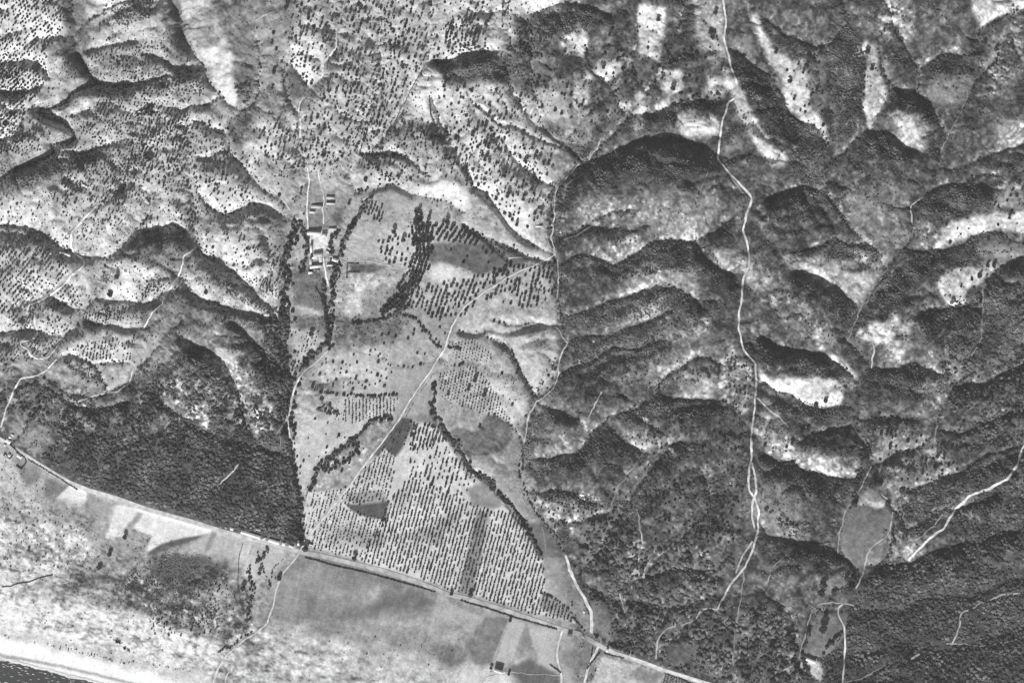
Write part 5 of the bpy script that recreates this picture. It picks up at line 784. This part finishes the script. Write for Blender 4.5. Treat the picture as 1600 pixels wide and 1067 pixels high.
B_ = [('farmhouse', 490, 364.5, 20, 4.5, 0, 5.5, 228, 'lean', 'long pale building casting a wide dark shadow at the top of the village square', 'house'),
 ('farmhouse', 506, 368.5, 7.5, 5, -3, 5.5, 246, 'flat', 'small square bright white roofed house right of the village square', 'house'),
 ('farmhouse', 485.6, 388, 2.8, 13, 3, 3.4, 232, 'lean', 'tall narrow building edging the village square on its left', 'house'),
 ('farmhouse', 496, 398.5, 13, 5, -6, 5.5, 195, 'hip', 'grey roofed house across the bottom of the village square', 'house'),
 ('farmhouse', 491, 402.8, 9.5, 2.6, -2, 4, 236, 'lean', 'thin white roof on the top side of the small courtyard', 'house'),
 ('farmhouse', 500.4, 405, 4, 8.5, -4, 4, 220, 'hip', 'upright wing on the right side of the small courtyard', 'house'),
 ('farmhouse', 485, 408, 3, 12, 0, 3.2, 190, 'lean', 'narrow grey wing on the left side of the small courtyard', 'house'),
 ('farmhouse', 493.3, 416.5, 18.5, 4, -8, 4.4, 226, 'lean', 'long pale building closing the bottom of the small courtyard', 'house'),
 ('farmhouse', 523, 406.5, 9.5, 4.5, 18, 4.5, 224, 'hip', 'pale house right of the village lane below the stream path', 'house'),
 ('farmhouse', 514.5, 414.6, 8.5, 2.8, -10, 4, 226, 'lean', 'low pale shed right of the lane fork', 'house'),
 ('shed', 484.4, 426, 6, 3, -6, 2.6, 240, 'lean', 'small white shed at the lower left corner of the village', 'shed'),
 ('shed', 497, 423.5, 2.8, 2.6, 0, 2.6, 215, 'flat', 'tiny pale hut below the long lower building of the village', 'shed'),
 ('shed', 491.5, 422.5, 2.4, 2.2, 10, 2.4, 200, 'flat', 'tiny grey hut left of the pale hut below the village', 'shed'),
 ('shed', 513.5, 388, 5, 2, 36, 2.5, 215, 'lean', 'narrow slanting shed below the white roofed house', 'shed'),
 ('shed', 511.5, 393.5, 6, 2, 38, 2.5, 200, 'lean', 'lower slanting shed beside the village lane', 'shed'),
 ('shed', 519, 358, 11, 3.6, -2, 2.4, 198, 'lean', 'low grey shed right of the long building at the village top', 'shed'),
 ('shed', 494.5, 323, 17, 5, 1, 2.4, 186, 'lean', 'wide low grey shed in the field above the village', 'shed'),
 ('shed', 487.5, 331.5, 8, 2.6, 0, 3.6, 222, 'lean', 'small shed with a dark shadow just below the wide low shed', 'shed'),
 ('shed', 516, 318.2, 13, 2.4, 0, 3, 218, 'lean', 'lower of two thin parallel sheds right of the footpath', 'shed'),
 ('shed', 516, 309, 12, 3.6, 0, 2.4, 190, 'lean', 'upper of two parallel sheds right of the footpath', 'shed'),
 ('shed', 548.5, 359.7, 3.6, 2.6, 0, 2.6, 236, 'flat', 'tiny white hut among the streamside trees right of the village', 'shed'),
 ('roadside_house', 390.5, 836, 31, 5, 17, 4, 222, 'gable', 'very long pale roofed building along the coast road', 'house'),
 ('roadside_house', 427, 846.8, 16.5, 4.6, 17, 4.2, 238, 'gable', 'bright white roofed house above the thicket by the coast road', 'house'),
 ('roadside_house', 442, 850.8, 4.2, 4.2, 17, 3.4, 242, 'hip', 'small square white house between the coast road houses and the junction', 'house'),
 ('roadside_house', 454, 854.5, 8, 3, 25, 3.2, 218, 'hip', 'small slanting pale house nearest the track junction', 'house'),
 ('roadside_house', 361, 827, 5, 4, 17, 3.4, 228, 'hip', 'small pale house left of the very long roadside building', 'house'),
 ('roadside_house', 351.5, 825.5, 3.4, 2.4, 17, 3, 222, 'flat', 'tiny pale hut at the left end of the coast road houses', 'house'),
 ('shed', 412.5, 842, 5.5, 2.4, -40, 2.6, 215, 'lean', 'slanting shed between the two long roadside buildings', 'shed'),
 ('shed', 465.5, 849, 2.4, 8, 4, 3, 240, 'lean', 'narrow white hut standing upright at the road junction', 'shed'),
 ('shed', 466.5, 834.5, 2, 6, 8, 2.8, 226, 'lean', 'narrow pale hut at the wood edge above the junction', 'shed'),
 ('shed', 402, 828.2, 8, 1.8, 17, 2.6, 196, 'lean', 'thin grey shed behind the very long roadside building', 'shed'),
 ('shed', 482.5, 851.5, 11, 2, 15, 2.4, 205, 'lean', 'thin low shed beside the first orchard rows', 'shed'),
 ('roadside_house', 10.5, 690, 7.5, 5, 32, 4, 246, 'hip', 'bright white house on the coast road near the left edge', 'house'),
 ('roadside_house', 13.5, 683.5, 3.6, 3, 20, 3.4, 232, 'hip', 'small pale house above the bright white one at the left edge', 'house'),
 ('roadside_house', 17, 679.8, 4.6, 2.4, 30, 3, 214, 'lean', 'small grey house farthest above the road at the left edge', 'house'),
 ('roadside_house', 4.8, 696.5, 4.2, 3.4, 20, 3.4, 242, 'flat', 'small white house below the road at the left edge', 'house'),
 ('roadside_house', 28, 713.5, 8.5, 4.4, 33, 4, 226, 'hip', 'pale house with a walled yard under the coast road', 'house'),
 ('roadside_house', 12, 712, 4, 4, 40, 3.4, 216, 'hip', 'little pale house inside the dark angular hedge', 'house'),
 ('white_farm', 103, 374.5, 5.4, 2.4, 12, 4, 240, 'lean', 'thin white roof at the top of the farm above the winding lane', 'farm building'),
 ('white_farm', 103.2, 387.6, 3.2, 3.2, 0, 6.5, 250, 'flat', 'tall white tower like block in the farm yard', 'farm building'),
 ('white_farm', 97.6, 388, 2.4, 9, 3, 4, 226, 'lean', 'narrow upright wing on the left of the farm yard', 'farm building'),
 ('white_farm', 101, 397, 16.5, 3.2, 16, 4.4, 236, 'lean', 'long slanting white wing at the bottom of the farm', 'farm building'),
 ('white_farm', 99.5, 401.5, 4, 3, 30, 3, 232, 'flat', 'small white outhouse under the slanting wing of the farm', 'farm building'),
 ('shed', 80, 384, 8, 2.4, -6, 2.5, 222, 'lean', 'pale shed left of the white farm', 'shed'), ('shed', 78, 396, 4.6, 4, 0, 2.5, 216, 'flat', 'square pale hut lower left of the white farm', 'shed'),
 ('barn', 1268, 1033, 15, 4.2, 22, 5.5, 240, 'gable', 'long white roofed barn on bare ground at the bottom right', 'barn'),
 ('beach_house', 778.2, 1049.6, 13, 4.6, 17, 9, 212, 'gable', 'tall building on the beach casting a big black shadow', 'house'),
 ('roadside_house', 890.5, 992, 6.4, 5.6, 8, 4.2, 104, 'hip', 'dark roofed house under the coast road by the first beach lane', 'house'),
 ('roadside_house', 949, 1016.4, 3, 5.6, 12, 3.6, 214, 'lean', 'small upright pale hut on the coast road right of the lane', 'house'),
 ('shed', 842, 354, 9.5, 2, 0, 3, 232, 'lean', 'thin white shed at the foot of the pale hill', 'shed'), ('shed', 862.5, 351.5, 2.6, 3.4, 20, 3, 226, 'flat', 'tiny white hut beside the main stream', 'shed'),
 ('shed', 132.5, 290.5, 9, 2.4, 28, 2.8, 238, 'lean', 'thin white shed on the slope in the left part', 'shed'), ('shed', 1160, 408, 4.4, 3.4, -20, 3, 226, 'flat', 'pale hut on the left verge of the ridge road', 'shed'), ('shed', 913, 957, 3.4, 4.4, 0, 2.8, 232, 'flat', 'small white hut in the field beside the wood track', 'shed'),
 ('shed', 819, 169.5, 2.8, 10, 40, 2.2, 236, 'lean', 'thin white wall like shed on the valley side near top centre', 'shed')]
for b_ in B_: house(*b_, chim=(b_[0] in ('farmhouse', 'roadside_house', 'beach_house') and b_[3]*b_[4] > 35))
# hedges and garden walls
HEDGES = [('hedge', '42,718 60,729 85,744 118,765', 1.1, 'straight dark hedge under the coast road at the left'), ('hedge', '5,708 12,717 17,712', 1.0, 'small angular dark hedge at the left edge'), ('hedge', '24,707 38,716 39,723 31,733 23,728', 1.1, 'dark hedge boxing in a yard under the coast road'), ('hedge', '13,694 24,705', 1.3, 'short thick hedge on the coast road at the left edge'),
 ('hedge', '476,872 520,884 560,893 600,903 650,917 680,926', 1.0, 'long thin dark hedge between the coast road and the big grey field'), ('hedge', '720,939 760,951 800,964 870,984', 1.1, 'dark hedge on the lower side of the coast road under the plain rows'), ('hedge', '926,1014 924,1026', 1.2, 'short hedge left of the second beach lane'), ('hedge', '938,1019 926,1034 918,1045', 1.2, 'hedge following the right side of the second beach lane'), ('hedge', '945,1022 960,1026 975,1029', 1.0, 'thin hedge along the pale field at the bottom'), ('hedge', '1040,1054 1065,1062 1085,1072', 1.1, 'dark hedge above the tiny plot of rows'),
 ('hedge', '541,434 543,412 560,412', .9, 'hedge beside the dark lens shaped field'), ('hedge', '544,425 561,425', .7, 'short hedge under the dark lens shaped field'), ('hedge', '486,788 510,786 535,784', 0, ''), ('hedge', '671,150 673,180 680,195', 1.0, 'hedge on the right edge of the bare bright field at top centre'), ('hedge', '370,920 372,870 378,850', .5, 'thin line between two pale plots left of the beach track'), ('hedge', '0,918 14,917 25,913 42,911 60,904 80,899', .75, 'dark hedge over the dunes at the left edge'), ('hedge', '492,448 500,462 505,475', 1.1, 'slanting hedge in the walled field under the village'), ('hedge', '860,1040 876,1052', 1.0, 'ragged hedge beside the first beach lane')]
for i, (nm, s_, rr, lb) in enumerate(HEDGES):
    if rr <= 0: continue
    p = dense(P(s_), rr*1.0, .4, 700+i); p = p+RNG.normal(0, rr*.25, p.shape)
    mass(nm, np.c_[p, rr*RNG.uniform(.75, 1.3, len(p)), np.full(len(p), 1.3)], TA, lb, 'hedge', leaf=.045, seed=800+i)
# ------------------------------------------------------------------ aerial haze
hv = boxv(-9500, 9500, -9500, 9500, -120, CAM_H+60); hb = mk('haze', hv[0], hv[1]); hb['kind'] = 'stuff'
hm = bpy.data.materials.new('aerial_haze'); hm.use_nodes = True; n = hm.node_tree; n.nodes.clear()
pv = n.nodes.new('ShaderNodeVolumePrincipled'); ou = n.nodes.new('ShaderNodeOutputMaterial'); n.links.new(pv.outputs[0], ou.inputs['Volume'])
pv.inputs['Color'].default_value = (.9, .9, .9, 1); pv.inputs['Density'].default_value = HAZE
hb.data.materials.append(hm)
